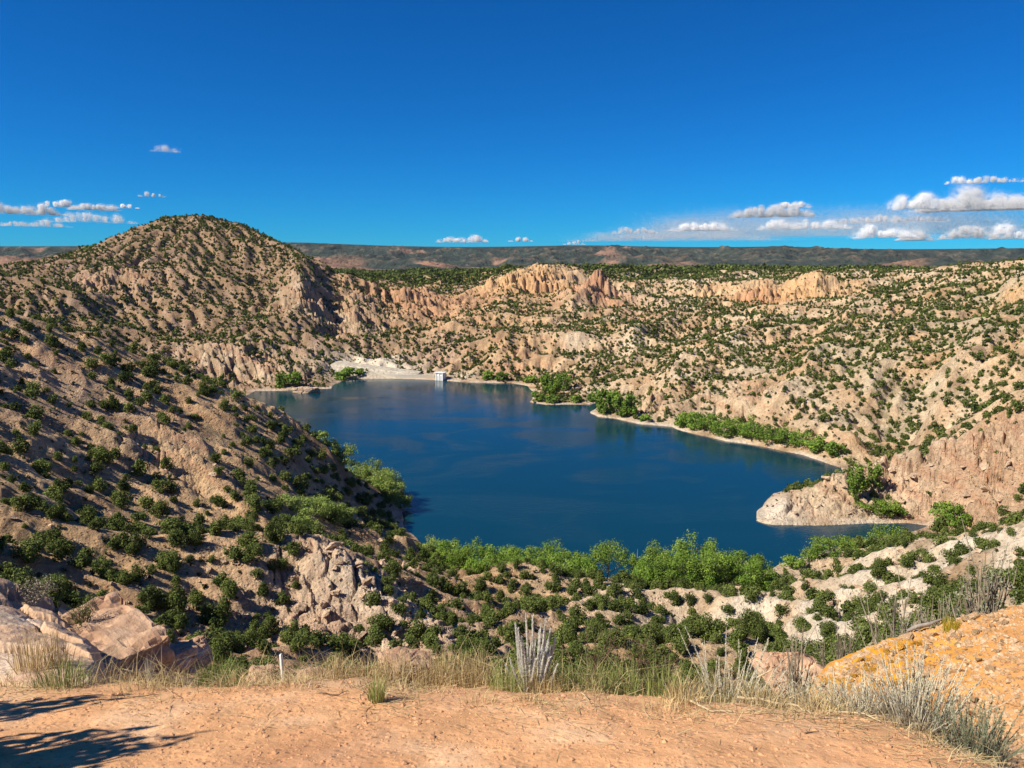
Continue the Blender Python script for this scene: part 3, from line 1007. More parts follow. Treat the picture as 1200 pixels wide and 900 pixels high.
for px, py, r, rad, k in ((600, 740, 128, 28, .9), (700, 730, 138, 30, 1.0), (800, 720, 142, 30, 1.0), (870, 710, 150, 22, .8), (650, 780, 98, 26, .9), (780, 780, 98, 26, .9), (500, 775, 98, 18, .9), (400, 775, 96, 16, .9), (300, 765, 98, 14, .8),
                          (130, 700, 112, 12, .5), (150, 650, 133, 16, .8), (60, 650, 125, 14, .6), (250, 625, 155, 18, .7), (290, 605, 172, 14, .6), (230, 730, 106, 10, .6), (200, 790, 92, 14, .8), (330, 660, 146, 7, .5),
                          (960, 720, 140, 16, .5), (1050, 620, 190, 18, .6), (1130, 600, 215, 20, .5), (1180, 590, 215, 16, .5), (1100, 500, 330, 22, .6), (1050, 525, 315, 18, .7), (1180, 480, 315, 20, .6),
                          (1150, 440, 400, 28, .5), (1000, 410, 500, 36, .6), (1100, 395, 480, 40, .5), (850, 375, 650, 55, .5), (900, 392, 600, 45, .5), (780, 395, 610, 35, .5), (700, 420, 560, 30, .4), (760, 425, 530, 30, .4), (1100, 345, 640, 60, .6), (1180, 350, 560, 40, .5), (1190, 400, 440, 25, .4),
                          (580, 325, 1040, 90, .8), (280, 280, 880, 50, .5), (320, 305, 810, 45, .5), (250, 320, 780, 40, .5), (385, 330, 790, 50, .4), (420, 400, 630, 30, .4), (300, 330, 770, 30, .4), (300, 410, 600, 22, .4)):
    veg += k * blob(px, py, r, rad)
veg += 0.35 * sstep(880, 1080, GR)
veg -= 0.7 * ROCK + 0.45 * sstep(0.95, 1.5, SLOPE)
veg -= 0.8 * (blob(430, 700, 126, 19) + blob(500, 735, 120, 10) + blob(570, 670, 178, 12) * .7 + blob(1060, 650, 165, 20) * .6 + blob(160, 700, 110, 8) * .5)
veg -= 1.2 * (blob(415, 428, 590, 22) + blob(470, 434, 568, 24) + blob(440, 420, 602, 16) + blob(630, 421, 570, 9) + blob(675, 412, 590, 12) + blob(905, 602, 258, 12))
veg = np.where((SD < 4) | (GR < 62), 0, np.clip(veg, 0, 1))

sp_ = 3.2
cx, cy_ = np.meshgrid(np.arange(-1000, 1050, sp_), np.arange(50, 1560, sp_), indexing='ij')
cx = cx.ravel() + rng.uniform(-1.7, 1.7, cx.size)
cy_ = cy_.ravel() + rng.uniform(-1.7, 1.7, cy_.size)
keep = np.abs(np.arctan2(cx, cy_)) < math.radians(36.5)
cx, cy_ = cx[keep], cy_[keep]
p_ = sample(veg, cx, cy_)
keep = rng.uniform(0, 1, len(cx)) < p_ * 0.80
cx, cy_, p_ = cx[keep], cy_[keep], p_[keep]
cz = sample(Z, cx, cy_)
cr_ = np.hypot(cx, cy_)
W = (1.1 + 4.0 * rng.beta(1.6, 2.0, len(cx))) * (0.74 + 0.46 * p_)
W *= 1 + 0.08 * sample(np.clip(blob(620, 745, 128, 34) + blob(780, 735, 135, 38) + blob(700, 780, 100, 34), 0, 1), cx, cy_)
W *= np.where(cr_ > 1000, 1.3, np.where(cr_ > 320, 0.84, np.where(cr_ > 240, 0.92, 0.86)))
HT = W * rng.uniform(0.62, 0.95, len(cx))
seen = (cz + HT - EYE) / cr_ > sample(VIS, cx, cy_) * 1.0 - 0.006
cx, cy_, cz, cr_, W, HT = (v[seen] for v in (cx, cy_, cz, cr_, W, HT))
print('junipers', len(cx))
upx, upy = to_px(cx, cy_, cz)
inframe = (upx > -10) & (upx < 1210) & (upy < 905)
really = (cz + HT * 0.6 - EYE) / cr_ > sample(VIS, cx, cy_) + 0.0005
score = np.where(inframe & really, HT / cr_, 0)
order = np.argsort(-score)
single, rest = order[:300], order[300:]

JV = []
for k in range(9):
    co, f, tn = juniper_crown(300 + k, 2700, 0.037, 14, 0.26 if k % 3 == 0 else 0.12)
    r = np.random.default_rng(400 + k)
    tco, tf = limbs(r, 0.8, 0.28, 5, 0.035)
    JV.append((np_mesh('crown', co, f, M_juniper, tn), np_mesh('trunk', tco, tf, M_bark, smooth=True)))


def zone(px, py, r):
    if r < 108:
        return 'on the low ground just below the overlook'
    if px < 330:
        return 'on the sandy left hillside'
    if px < 530:
        return 'round the rock outcrop left of the valley'
    if px < 905:
        return 'in the thicket filling the valley floor'
    return 'on the pale rocky slope at right'


def zword(w, h):
    s = 'large' if w > 4.0 else 'small' if w < 3.0 else 'middling'
    return s + (' tall' if h / w > 0.86 else ' flat-topped' if h / w < 0.70 else ' round')


for n, k in enumerate(single):
    cr0, tr0 = JV[n % len(JV)]
    e = link('juniper', None)
    e.location = (cx[k], cy_[k], cz[k] - 0.06 * HT[k])
    e.rotation_euler = (0, 0, rng.uniform(0, 6.28))
    e.scale = (W[k], W[k] * rng.uniform(.85, 1.15), HT[k] / 0.82)
    z_ = zone(upx[k], upy[k], cr_[k])
    tag(e, zword(W[k], HT[k]) + ' dark green juniper ' + z_, 'juniper', zword(W[k], HT[k]) + ' junipers ' + z_)
    link('crown', cr0, e)
    link('trunk', tr0, e)


def scatter(variants, idx, x, y, z, sx, sz, lift=0.0):
    """copies of small plants gathered into one ground cover"""
    co_all, f_all, t_all, base = [], [], [], 0
    pick = rng.integers(0, len(variants), len(idx))
    ang = rng.uniform(0, 2 * pi, len(idx))
    tonev = rng.normal(0, 0.2, len(idx))
    for v, (co, f, tn) in enumerate(variants):
        s = idx[pick == v]
        if not len(s):
            continue
        a, dt = ang[pick == v], tonev[pick == v]
        ca_, sa_ = np.cos(a)[:, None], np.sin(a)[:, None]
        X = (co[None, :, 0] * ca_ - co[None, :, 1] * sa_) * sx[s][:, None] + x[s][:, None]
        Y = (co[None, :, 0] * sa_ + co[None, :, 1] * ca_) * sx[s][:, None] + y[s][:, None]
        ZZ = co[None, :, 2] * sz[s][:, None] + z[s][:, None] + lift
        C_ = np.stack([X, Y, ZZ], -1).reshape(-1, 3)
        F_ = (f[None] + (np.arange(len(s)) * len(co))[:, None, None]).reshape(-1, f.shape[1])
        co_all.append(C_)
        f_all.append(F_ + base)
        t_all.append(np.clip(tn[None] + dt[:, None], 0, 1).ravel())
        base += len(C_)
    return np.concatenate(co_all), np.concatenate(f_all), np.concatenate(t_all)


LOD = [(90, 900, 0.058), (260, 220, 0.105), (420, 80, 0.165), (620, 34, 0.24), (900, 17, 0.34)]
parts_ = []
for li, (rmin, nl, lf) in enumerate(LOD):
    rmax = LOD[li + 1][0] if li + 1 < len(LOD) else 1e9
    lo_ = rmin if li else 0
    s = rest[(cr_[rest] >= lo_) & (cr_[rest] < rmax)]
    if len(s):
        V_ = [juniper_crown(500 + li * 10 + k, nl, lf, 10 if li < 2 else 6 if li < 3 else 3) for k in range(6)]
        parts_.append(scatter(V_, s, cx, cy_, cz - 0.05 * HT, W, HT / 0.82))
co, f, tn = merge(parts_)
print('juniper cover faces', len(f))
o = link('juniper_woodland', np_mesh('juniper_woodland', co, f, M_juniper, tn))
tag(o, 'dark junipers dotted over the farther hillsides round the lake', 'woodland', kind='stuff')

# low grey-green scrub between them
sp_ = 2.0
sx_, sy_ = np.meshgrid(np.arange(-520, 540, sp_), np.arange(45, 900, sp_), indexing='ij')
sx_ = sx_.ravel() + rng.uniform(-1, 1, sx_.size)
sy_ = sy_.ravel() + rng.uniform(-1, 1, sy_.size)
sr_ = np.hypot(sx_, sy_)
k_ = (np.abs(np.arctan2(sx_, sy_)) < math.radians(36)) & (sr_ > 60) & (sr_ < 900)
sx_, sy_, sr_ = sx_[k_], sy_[k_], sr_[k_]
dens = np.clip(0.42 + 0.7 * sample(n30, sx_, sy_) + 0.25 * sample(n12, sx_, sy_), 0.04, 1) * (1 - 0.6 * sample(ROCK, sx_, sy_)) * (1 - sstep(.95, 1.5, sample(SLOPE, sx_, sy_)))
dens *= np.where(sample(SD, sx_, sy_) > 2, 1, 0) * (0.30 + 0.70 * (1 - sstep(220, 480, sr_)))
k_ = rng.uniform(0, 1, len(sx_)) < dens * 0.85
sx_, sy_, sr_ = sx_[k_], sy_[k_], sr_[k_]
sz_ = sample(Z, sx_, sy_)
k_ = (sz_ + .6 - EYE) / sr_ > sample(VIS, sx_, sy_) - 0.003
sx_, sy_, sz_, sr_ = sx_[k_], sy_[k_], sz_[k_], sr_[k_]
sw_ = rng.uniform(0.5, 1.45, len(sx_)) * np.where(sr_ > 330, 1.45, 1.0)
print('scrub', len(sx_))
V_ = [juniper_crown(700 + k, 40, 0.19, 3) for k in range(6)]
V2 = [juniper_crown(720 + k, 14, 0.3, 2) for k in range(6)]
al = np.arange(len(sx_))
co, f, tn = merge([scatter(V_, al[sr_ < 190], sx_, sy_, sz_ - .03, sw_, sw_ * 0.75), scatter(V2, al[sr_ >= 190], sx_, sy_, sz_ - .03, sw_, sw_ * .75)])
o = link('sagebrush_scrub', np_mesh('sagebrush_scrub', co, f, M_scrub, tn))
tag(o, 'low grey-green sagebrush scattered over the sandy slopes', 'scrub', kind='stuff')


# ----------------------------------------------------------------- cottonwoods and willows along the water
def broadleaf(seed, h, w, leaf, nleaf, airy=False, mat_=None):
    r = np.random.default_rng(seed)
    tco, tf = limbs(r, h, w * 0.33, 7, 0.022 * h)
    L = []
    nl = 22
    for k in range(nl):
        a, d = r.uniform(0, 2 * pi), math.sqrt(r.uniform(0, 1)) * 0.40
        zlo = 0.55 if airy else 0.14
        z = r.uniform(zlo, 0.86) * (1 - 0.35 * d * d * 4)
        L.append((d * w * math.cos(a), d * w * math.sin(a), z * h, r.uniform(0.12, 0.21)))
    P, Nn, T = [], [], []
    per = nleaf // nl
    for lx, ly, lz, lr in L:
        v = r.normal(0, 1, (per, 3))
        v /= np.linalg.norm(v, axis=1, keepdims=True)
        p = np.array([lx, ly, lz]) + v * r.uniform(0.45, 1.15, (per, 1)) * np.array([lr * w, lr * w, lr * h * 0.95])
        p[:, 2] = np.maximum(p[:, 2], 0.05 * h)
        P.append(p)
        Nn.append(v + np.array([0, 0, .3]))
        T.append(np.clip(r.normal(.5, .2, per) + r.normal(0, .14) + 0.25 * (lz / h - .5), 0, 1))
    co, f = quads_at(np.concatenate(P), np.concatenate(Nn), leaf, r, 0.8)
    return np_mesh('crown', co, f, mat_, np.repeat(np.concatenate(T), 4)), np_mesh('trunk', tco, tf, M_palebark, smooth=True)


def water_edge(px, off, near=True):
    """just behind the shoreline in the direction of a pixel column"""
    a, _ = ray(px, 450)
    rr = np.linspace(150, 600, 1800)
    s = sample(SD, rr * math.sin(a), rr * math.cos(a))
    wet = np.nonzero(s < 0)[0]
    r = rr[wet[0]] - off if near else rr[wet[-1]] + off
    return r


def tree_px(name, px, r, ytop, wpx, mat_, label, cat, group=None, airy=False, seed=0):
    a, t = ray(px, ytop)
    x, y = r * math.sin(a), r * math.cos(a)
    g = gz(x, y)
    h = min(max(EYE + t * r - g, 1.6), 17)
    w = wpx * r / F / math.cos(a) * 1.0
    n = int(np.clip(wpx * (h * F / r) * 2.2, 400, 4200))
    leaf = np.clip(1.9 * r / F, 0.2, 1.3) * (0.62 if wpx > 26 else .8)
    cm, tm = broadleaf(seed, h, w, leaf, n, airy, mat_)
    e = link(name, None)
    e.location = (x, y, g - 0.02 * h)
    e.rotation_euler = (0, 0, 0)
    tag(e, label, cat, group)
    link('crown', cm, e)
    link('trunk', tm, e)
    return e


row = [(p_, y_ - 5, w_ * 1.1) for p_, y_, w_ in [(505, 632, 30), (528, 630, 34), (552, 634, 34), (580, 640, 38), (603, 639, 38), (626, 640, 36), (648, 634, 42), (676, 640, 30), (712, 636, 56), (748, 641, 34), (770, 637, 40), (792, 633, 40), (814, 625, 46), (836, 632, 36), (858, 648, 34), (878, 645, 38), (893, 652, 26)]]
for n, (px, yt, w) in enumerate(row):
    airy = px == 712
    lab = {712: 'cottonwood with bare forking trunks and the lake showing beneath its crown', 814: 'tallest bright green cottonwood of the row on the near shore', 505: 'yellowish willow at the left end of the near shore row',
           893: 'low dark cottonwood ending the near shore row beside the pale slope'}.get(px, 'full bright green cottonwood in the dense row on the near shore')
    g = 'cottonwoods in the row on the near shore' if lab.startswith('full') else None
    tree_px('cottonwood', px, water_edge(px, 5 + (n * 37 % 5)), yt, w, M_cotton if px > 515 else M_willow, lab, 'tree', g, airy, 900 + n)
    if not airy:
        tree_px('cottonwood', px + 9, water_edge(px + 9, 16), yt + 16, w * 1.0, M_cotton, 'lower cottonwood standing in front of the near shore row', 'tree', 'lower cottonwoods in front of the near shore row', False, 950 + n)
for n, (px, yt, w, off) in enumerate([(372, 502, 22, 3), (385, 509, 24, 3), (402, 513, 30, 3), (425, 540, 26, 6), (438, 535, 32, 4), (452, 544, 34, 4), (462, 560, 30, 3), (440, 560, 34, 12), (455, 576, 32, 8), (430, 578, 30, 18), (412, 588, 26, 24), (416, 540, 26, 2), (428, 551, 28, 3), (447, 552, 34, 2), (466, 572, 30, 0), (470, 588, 28, 1), (460, 590, 34, 5), (445, 588, 32, 9), (436, 566, 30, 5)]):
    lab = 'pale green willow peeping over the crest of the left hillside' if n < 3 else 'bright yellow-green cottonwood clustered where the left hillside meets the lake'
    r = [246, 246, 246][n] if n < 3 else float(np.interp(px, [412, 425, 440, 468], [270, 276, 269, 255])) - off * 0.6
    tree_px('willow' if n < 3 else 'cottonwood', px, r, yt, w * 1.15, M_willow, lab, 'tree', 'willows along the crest of the left hillside' if n < 3 else 'cottonwoods at the foot of the left hillside', False, 1000 + n)
for n, (px, yt, w, r) in enumerate([(330, 592, 30, 186), (350, 588, 34, 188), (372, 586, 34, 190), (392, 588, 30, 193), (318, 600, 24, 180), (405, 594, 24, 200), (360, 600, 26, 180), (345, 608, 24, 172)]):
    tree_px('willow_thicket', px, r, yt - 6, w * 1.25, M_willow, 'low bright green willow bush in the gully of the left hillside', 'bush', 'willow bushes in the gully of the left hillside', False, 1050 + n)
for n, (px, yt, w, off) in enumerate([(952, 634, 34, 4), (972, 627, 40, 4), (996, 629, 36, 4), (1020, 632, 30, 5), (1044, 616, 44, 5), (1068, 624, 34, 6), (1000, 640, 30, 12), (1036, 634, 30, 12), (930, 650, 26, 4)]):
    tree_px('cottonwood', px, max(water_edge(px, off), 190), yt, w, M_cotton, 'light green cottonwood by the inlet in front of the rocky point', 'tree', 'cottonwoods along the inlet in front of the rocky point', False, 1100 + n)
for n, (px, yt, w, off) in enumerate([(798, 481, 26, 5), (816, 480, 24, 7), (832, 481, 28, 6), (848, 490, 30, 3), (866, 486, 28, 7), (884, 484, 30, 8), (905, 497, 30, 5), (922, 499, 30, 5), (940, 503, 28, 5), (957, 508, 24, 5), (978, 514, 22, 6), (1008, 537, 20, 12), (1026, 536, 18, 16), (758, 484, 18, 4), (730, 474, 14, 4)]):
    tree_px('cottonwood', px, water_edge(px, off, False), yt, w, M_cotton, 'small round cottonwood lining the right shore of the lake', 'tree', 'cottonwoods lining the right shore', False, 1150 + n)
for n, (px, yt, w, r) in enumerate([(1024, 581, 36, 268), (1047, 585, 26, 270), (1112, 584, 30, 268), (1128, 590, 22, 264)]):
    tree_px('cottonwood', px, r, yt, w, M_cotton, ['full round green cottonwood against the foot of the rocky point', 'slim green cottonwood beside the round one at the rocky point', 'yellow-green cottonwood at the head of the inlet', 'small dark cottonwood behind the yellow-green one at the inlet head'][n], 'tree', None, False, 1200 + n)
for n, (px, yt, w, off) in enumerate([(630, 457, 18, 3), (646, 460, 16, 4), (676, 462, 16, 5), (696, 455, 18, 4), (708, 452, 20, 6), (722, 451, 24, 9), (738, 456, 18, 10), (640, 436, 20, 34), (660, 434, 22, 38), (622, 438, 16, 26), (650, 441, 18, 24)]):
    tree_px('cottonwood', px, water_edge(px, off, False), yt, w, M_cotton, 'small green tree at the far right corner of the lake', 'tree', 'trees at the far right corner of the lake', False, 1250 + n)
for n, (px, yt, w, off) in enumerate([(330, 432, 16, 8), (345, 433, 18, 6), (408, 428, 22, 6), (400, 432, 16, 5), (421, 431, 14, 7), (572, 432, 16, 6), (588, 434, 18, 4)]):
    tree_px('cottonwood', px, water_edge(px, off, False), yt, w, M_cotton, 'small green tree on the far shore ' + ('left of the dam' if px < 440 else 'right of the spillway tower'), 'tree', 'trees on the far shore ' + ('left of the dam' if px < 440 else 'right of the tower'), False, 1300 + n)

# ----------------------------------------------------------------- rocks
def _rock(lo, hi, strata, bscale, bd):
    def f(nt, bs):
        n1 = tex(nt, bscale, 8, 0.65)
        n2 = tex(nt, bscale * 0.25, 4, 0.6)
        tc = nt.nodes['Texture Coordinate']
        w = N(nt, 'ShaderNodeTexWave', bands_direction='Z')
        w.inputs['Scale'].default_value = strata
        w.inputs['Distortion'].default_value = 5
        w.inputs['Detail'].default_value = 3
        nt.links.new(tc.outputs['Object'], w.inputs['Vector'])
        c = mixc(nt, maprange(nt, n2.outputs[0], 0.35, 0.65, 0, 1), lo, hi)
        c = mul(nt, c, maprange(nt, n1.outputs[0], 0.3, 0.7, 0.72, 1.2))
        c = mul(nt, c, maprange(nt, w.outputs['Fac'], 0, 1, 0.88, 1.06))
        oi = N(nt, 'ShaderNodeObjectInfo')
        c = mul(nt, c, maprange(nt, oi.outputs['Random'], 0, 1, 0.82, 1.18))
        nt.links.new(c, bs.inputs['Base Color'])
        add = N(nt, 'ShaderNodeMath', operation='ADD')
        nt.links.new(n1.outputs[0], add.inputs[0])
        nt.links.new(maprange(nt, w.outputs['Fac'], 0, 1, 0, 0.5), add.inputs[1])
        bump(nt, bs, add.outputs[0], 0.9, bd)
    return f


M_sand = mat('pink_sandstone', _rock((.36, .205, .125), (.52, .36, .24), 1.6, 5, 0.05), 0.9)
M_slab = mat('pale_sandstone', _rock((.44, .30, .20), (.58, .44, .31), 0.5, 1.2, 0.25), 0.9)
M_stone = mat('orange_gravel_stone', _rock((.44, .24, .10), (.62, .45, .28), 6, 25, 0.01), 0.85)
M_ochre = mat('ochre_stone', _rock((.52, .23, .02), (.62, .36, .07), 6, 25, 0.01), 0.85)


def boulder(name, seed, size, m, cuts=3, rough=0.05, npt=16, blocky=False):
    """an angular block: a hull split by joints, its faces chipped and its edges worn"""
    r = np.random.default_rng(seed)
    bm = bmesh.new()
    if blocky:
        for c in ((a, b, c) for a in (-1, 1) for b in (-1, 1) for c in (-1, 1)):
            bm.verts.new((np.array(c) * r.uniform(.86, 1.0, 3)) * np.array(size) / 2)
    for p in (() if blocky else r.uniform(-1, 1, (npt, 3))):
        k = np.abs(p).max()
        p = p / k * r.uniform(0.78, 1.0)
        bm.verts.new(p * np.array(size) / 2)
    res = bmesh.ops.convex_hull(bm, input=bm.verts)
    junk = list({g for g in res['geom_interior'] + res['geom_unused'] if isinstance(g, bmesh.types.BMVert)})
    bmesh.ops.delete(bm, geom=junk, context='VERTS')
    bmesh.ops.dissolve_limit(bm, angle_limit=0.22, verts=bm.verts, edges=bm.edges)
    bmesh.ops.bevel(bm, geom=bm.edges[:], offset=0.035 * min(size), segments=1, affect='EDGES', profile=0.5)
    bmesh.ops.triangulate(bm, faces=bm.faces[:])
    s0 = max(size)
    for it in range(cuts):
        lim = s0 / (5 * (1.8 ** it))
        es = [e for e in bm.edges if e.calc_length() > lim]
        if es:
            bmesh.ops.subdivide_edges(bm, edges=es, cuts=1)
            bmesh.ops.triangulate(bm, faces=[f for f in bm.faces if len(f.verts) > 3])
    bm.normal_update()
    P = np.array([v.co[:] for v in bm.verts])
    Nn = np.array([v.normal[:] for v in bm.verts])
    L = s0
    d = fbm(P[:, 0] + P[:, 2] * .7 + seed, P[:, 1] - P[:, 2] * .5, L / 3, 4, seed) * rough * L
    d -= np.exp(-(noise(P[:, 0] / L * 3 + P[:, 2] / L, P[:, 1] / L * 3 + P[:, 2] / L * 5, seed + 3) / 0.07) ** 2) * rough * L * 0.6
    bed_ = (P[:, 2] / L * 7 + 0.6 * P[:, 0] / L + 0.4 * noise(P[:, 0] / L * 3, P[:, 1] / L * 3, seed + 5)) % 1.0
    d -= (bed_ < 0.16) * rough * L * 0.35
    P = P + Nn * d[:, None]
    for v, p in zip(bm.verts, P):
        v.co = p
    me = bpy.data.meshes.new(name)
    bm.to_mesh(me)
    bm.free()
    me.materials.append(m)
    return me


def put(o, px, py, r, z=None, rz=0.0, tilt=(0, 0)):
    a, t = ray(px, py)
    x, y = r * math.sin(a), r * math.cos(a)
    o.location = (x, y, EYE + t * r if z is None else z)
    o.rotation_euler = (tilt[0], tilt[1], rz)
    return o


# the broken sandstone ledge at the left, beyond the dirt
for n, (px, py, r, sz, rz, tl, lab) in enumerate([
        (66, 800, 9.7, (0.55, 0.45, 0.3), 0.9, (0, 0.1), 'small pale rock lying in front of the pink ledge'),
        (20, 812, 9.2, (0.5, 0.4, 0.22), 0.4, (0, 0.1), 'flat pale rock in the straw at the left'),
        (190, 776, 10.6, (0.9, 0.6, 0.42), 0.3, (0, 0.12), 'low reddish rock right of the dark hollow'),
        (222, 768, 11.3, (0.6, 0.5, 0.4), 1.0, (0.1, 0.0), 'squarish pinkish rock behind the yellow rabbitbrush'),
        (345, 802, 9.6, (1.25, 0.7, 0.34), 0.05, (0, 0.05), 'long low reddish rock behind the white stake'),
        (476, 782, 10.2, (0.72, 0.6, 0.44), 0.5, (0.1, 0.12), 'rounded pink rock rising above the straw left of centre'),
        (512, 800, 9.6, (0.4, 0.4, 0.3), 0.9, (0.1, 0.0), 'small reddish rock beside the rounded pink rock'),
        (735, 822, 7.6, (0.2, 0.16, 0.12), 0.3, (0, 0), 'small pale pink rock among the green stems'),
        (925, 782, 11.0, (1.0, .7, 0.34), 0.2, (0.1, -0.1), 'broad flat pinkish rock behind the silvery shrub')]):
    o = link('boulder', boulder('boulder', 40 + n, sz, M_sand, 4, 0.05))
    put(o, px, py, r, None, rz, tl)
    tag(o, lab, 'boulder')

# the broken end of the ledge: a block whose right face is turned from the sun
blk = link('boulder', boulder('boulder', 58, (1.6, .95, 1.2), M_sand, 4, 0.075, 8, True))
cx0, cy0 = pol(90, 9.75)
rz_ = -0.72
blk.rotation_euler = (0.10, 0.16, rz_)
blk.location = (cx0 - (.85 * math.cos(rz_) + .475 * math.sin(rz_)), cy0 - (.85 * math.sin(rz_) - .475 * math.cos(rz_)), EYE + ray(100, 752)[1] * 10.2 - .58)
tag(blk, 'big broken sandstone block with a shaded right face at the left ledge end', 'boulder')

# blocks fallen about the outcrop and the pale slopes
BV = [boulder('boulder', 70 + k, (1, 0.8, 0.6), M_slab, 3, 0.06) for k in range(6)]
fall = [(rng.uniform(345, 520), rng.uniform(635, 762), 0.9, 2.6, 'pale sandstone block on the rock outcrop left of the valley', 'blocks on the rock outcrop') for _ in range(60)]
fall += [(rng.uniform(915, 1195), rng.uniform(625, 715), 0.6, 1.9, 'whitish rock on the pale slope at right', 'rocks on the pale right slope') for _ in range(40)]
fall += [(rng.uniform(900, 1190), rng.uniform(545, 605), 1.2, 3.4, 'pinkish block on the rocky point in the lake', 'blocks on the rocky point') for _ in range(36)]
fall += [(rng.uniform(130, 340), rng.uniform(660, 770), 0.6, 1.8, 'pinkish rock among the junipers below the left hillside', 'rocks below the left hillside') for _ in range(24)]
fall += [(rng.uniform(10, 400), rng.uniform(430, 620), 0.6, 1.7, 'tan rock on the sandy left hillside', 'rocks on the left hillside') for _ in range(40)]
for px, py, s0, s1, lab, grp in fall:
    x, y = spot(px, py, 60, 700)
    if float(sample(SD, x, y)) < 1 or np.hypot(x, y) > 420:
        continue
    o = link('rock', BV[int(rng.integers(6))])
    s = rng.uniform(s0, s1)
    o.scale = (s * rng.uniform(.8, 1.4), s, s * rng.uniform(.7, 1.1))
    o.rotation_euler = (rng.uniform(-.3, .3), rng.uniform(-.3, .3), rng.uniform(0, 6.28))
    o.location = (x, y, gz(x, y) + 0.12 * s)
    tag(o, lab, 'rock', grp)

isl = link('rock_islet', boulder('rock_islet', 91, (19, 9, 6.5), M_slab, 4, 0.05, 22))
a_, _ = ray(358, 455)
isl.location = (508 * math.sin(a_), 508 * math.cos(a_), 0.6)
tag(isl, 'low pale rock hump standing in the water by the far left shore', 'rock')

# stones of the orange gravel bank
SV = [boulder('stone', 110 + k, (1, 0.85, 0.7), M_stone, 2, 0.06) for k in range(6)] + [boulder('stone', 120 + k, (1, 0.85, 0.7), M_ochre, 2, 0.06) for k in range(4)]
cnt = 0
while cnt < 210:
    px = rng.uniform(985, 1215)
    a, _ = ray(px, 450)
    top = float(np.interp(a, bx, [b_[2] for b_ in _b]))
    lo = float(np.interp(a, EA, ER)) + 0.25
    r = top - (top - lo) * rng.uniform(0, 1) ** 1.4 * 0.95 + (0.25 if rng.uniform() < .15 else 0)
    x, y = r * math.sin(a), r * math.cos(a)
    oc = abs(px - 1045) < 60 and rng.uniform() < 0.75
    s = float(np.clip(rng.lognormal(-2.6, 0.45), 0.035, 0.19))
    o = link('stone', SV[int(rng.integers(6, 10)) if oc else int(rng.integers(0, 6))])
    o.scale = (s * rng.uniform(.8, 1.3), s, s * rng.uniform(.6, 1.0))
    o.rotation_euler = (rng.uniform(-.5, .5), rng.uniform(-.5, .5), rng.uniform(0, 6.28))
    o.location = (x, y, gz(x, y) + 0.12 * s)
    size = 'larger' if s > 0.095 else 'small'
    tag(o, f'{size} {"ochre yellow" if oc else "pale orange"} stone of the gravel bank at right', 'stone', f'{size} {"ochre" if oc else "pale orange"} stones of the gravel bank')
    cnt += 1

# finer gravel, counted by nobody
def pebbles(pts, sizes, name, m, lab):
    r = np.random.default_rng(77)
    n = len(pts)
    v = ICO_V[None] * (1 + r.normal(0, .16, (n, len(ICO_V), 1)))
    v = v * (sizes[:, None, None] * np.stack([r.uniform(.7, 1.3, n), r.uniform(.7, 1.3, n), r.uniform(.4, .8, n)], -1)[:, None])
    a = r.uniform(0, 6.28, n)[:, None]
    X = v[..., 0] * np.cos(a) - v[..., 1] * np.sin(a) + pts[:, 0, None]
    Y = v[..., 0] * np.sin(a) + v[..., 1] * np.cos(a) + pts[:, 1, None]
    co = np.stack([X, Y, v[..., 2] + pts[:, 2, None]], -1).reshape(-1, 3)
    f = (ICO_F[None] + (np.arange(n) * len(ICO_V))[:, None, None]).reshape(-1, 3)
    tag(link(name, np_mesh(name, co, f, m)), lab, 'gravel', kind='stuff')


a_ = rng.uniform(ray(975, 450)[0], ray(1250, 450)[0], 9000)
lo, hi = np.interp(a_, EA, ER) + 0.05, np.interp(a_, bx, [b_[2] for b_ in _b]) + 0.3
r_ = lo + (hi - lo) * rng.uniform(0, 1, 9000)
xx, yy = r_ * np.sin(a_), r_ * np.cos(a_)
pebbles(np.stack([xx, yy, sample(Z, xx, yy)], -1), np.clip(rng.lognormal(-4.3, 0.5, 9000), .006, .035), 'gravel', M_stone, 'loose orange gravel covering the bank at right')
a_ = rng.uniform(-0.62, 0.66, 9000)
r_ = 3.0 + (np.interp(a_, EA, ER) + 0.3 - 3.0) * rng.uniform(0, 1, 9000)
xx, yy = r_ * np.sin(a_), r_ * np.cos(a_)
M_grit = plain('dirt_grit', (.50, .27, .14), 0.35, 12, .95)
pebbles(np.stack([xx, yy, sample(Z, xx, yy)], -1), np.clip(rng.lognormal(-5.15, 0.6, 9000), .002, .028), 'dirt_crumbs', M_grit, 'crumbs of reddish earth scattered over the bare dirt')


# ----------------------------------------------------------------- grasses and dry shrubs of the edge
def strawy(name, lo, hi, trans=0.25):
    return leafy(name, lo, hi, trans)


M_straw = strawy('dry_straw', (.36, .25, .11), (.74, .60, .33))
M_green = strawy('green_stems', (.13, .17, .045), (.42, .44, .15))
M_silver = strawy('silvery_stalks', (.36, .33, .23), (.72, .67, .52), 0.15)
M_white_spike = strawy('woolly_white_spikes', (.78, .75, .64), (.96, .94, .85), 0.45)
M_grey = strawy('grey_twigs', (.13, .105, .075), (.34, .30, .22), 0.05)
M_sage = strawy('sage_leaves', (.12, .135, .08), (.30, .31, .20), 0.15)
M_yellow = strawy('yellow_blossom', (.38, .30, .02), (.62, .50, .06), 0.2)
M_wood = plain('weathered_branch', (.46, .36, .22), 0.3, 25, .85, .4, .004)
M_darkwood = plain('dark_twig', (.13, .085, .055), 0.3, 25, .9)
M_log = plain('grey_log', (.27, .23, .19), 0.3, 14, .9, .6, .02)


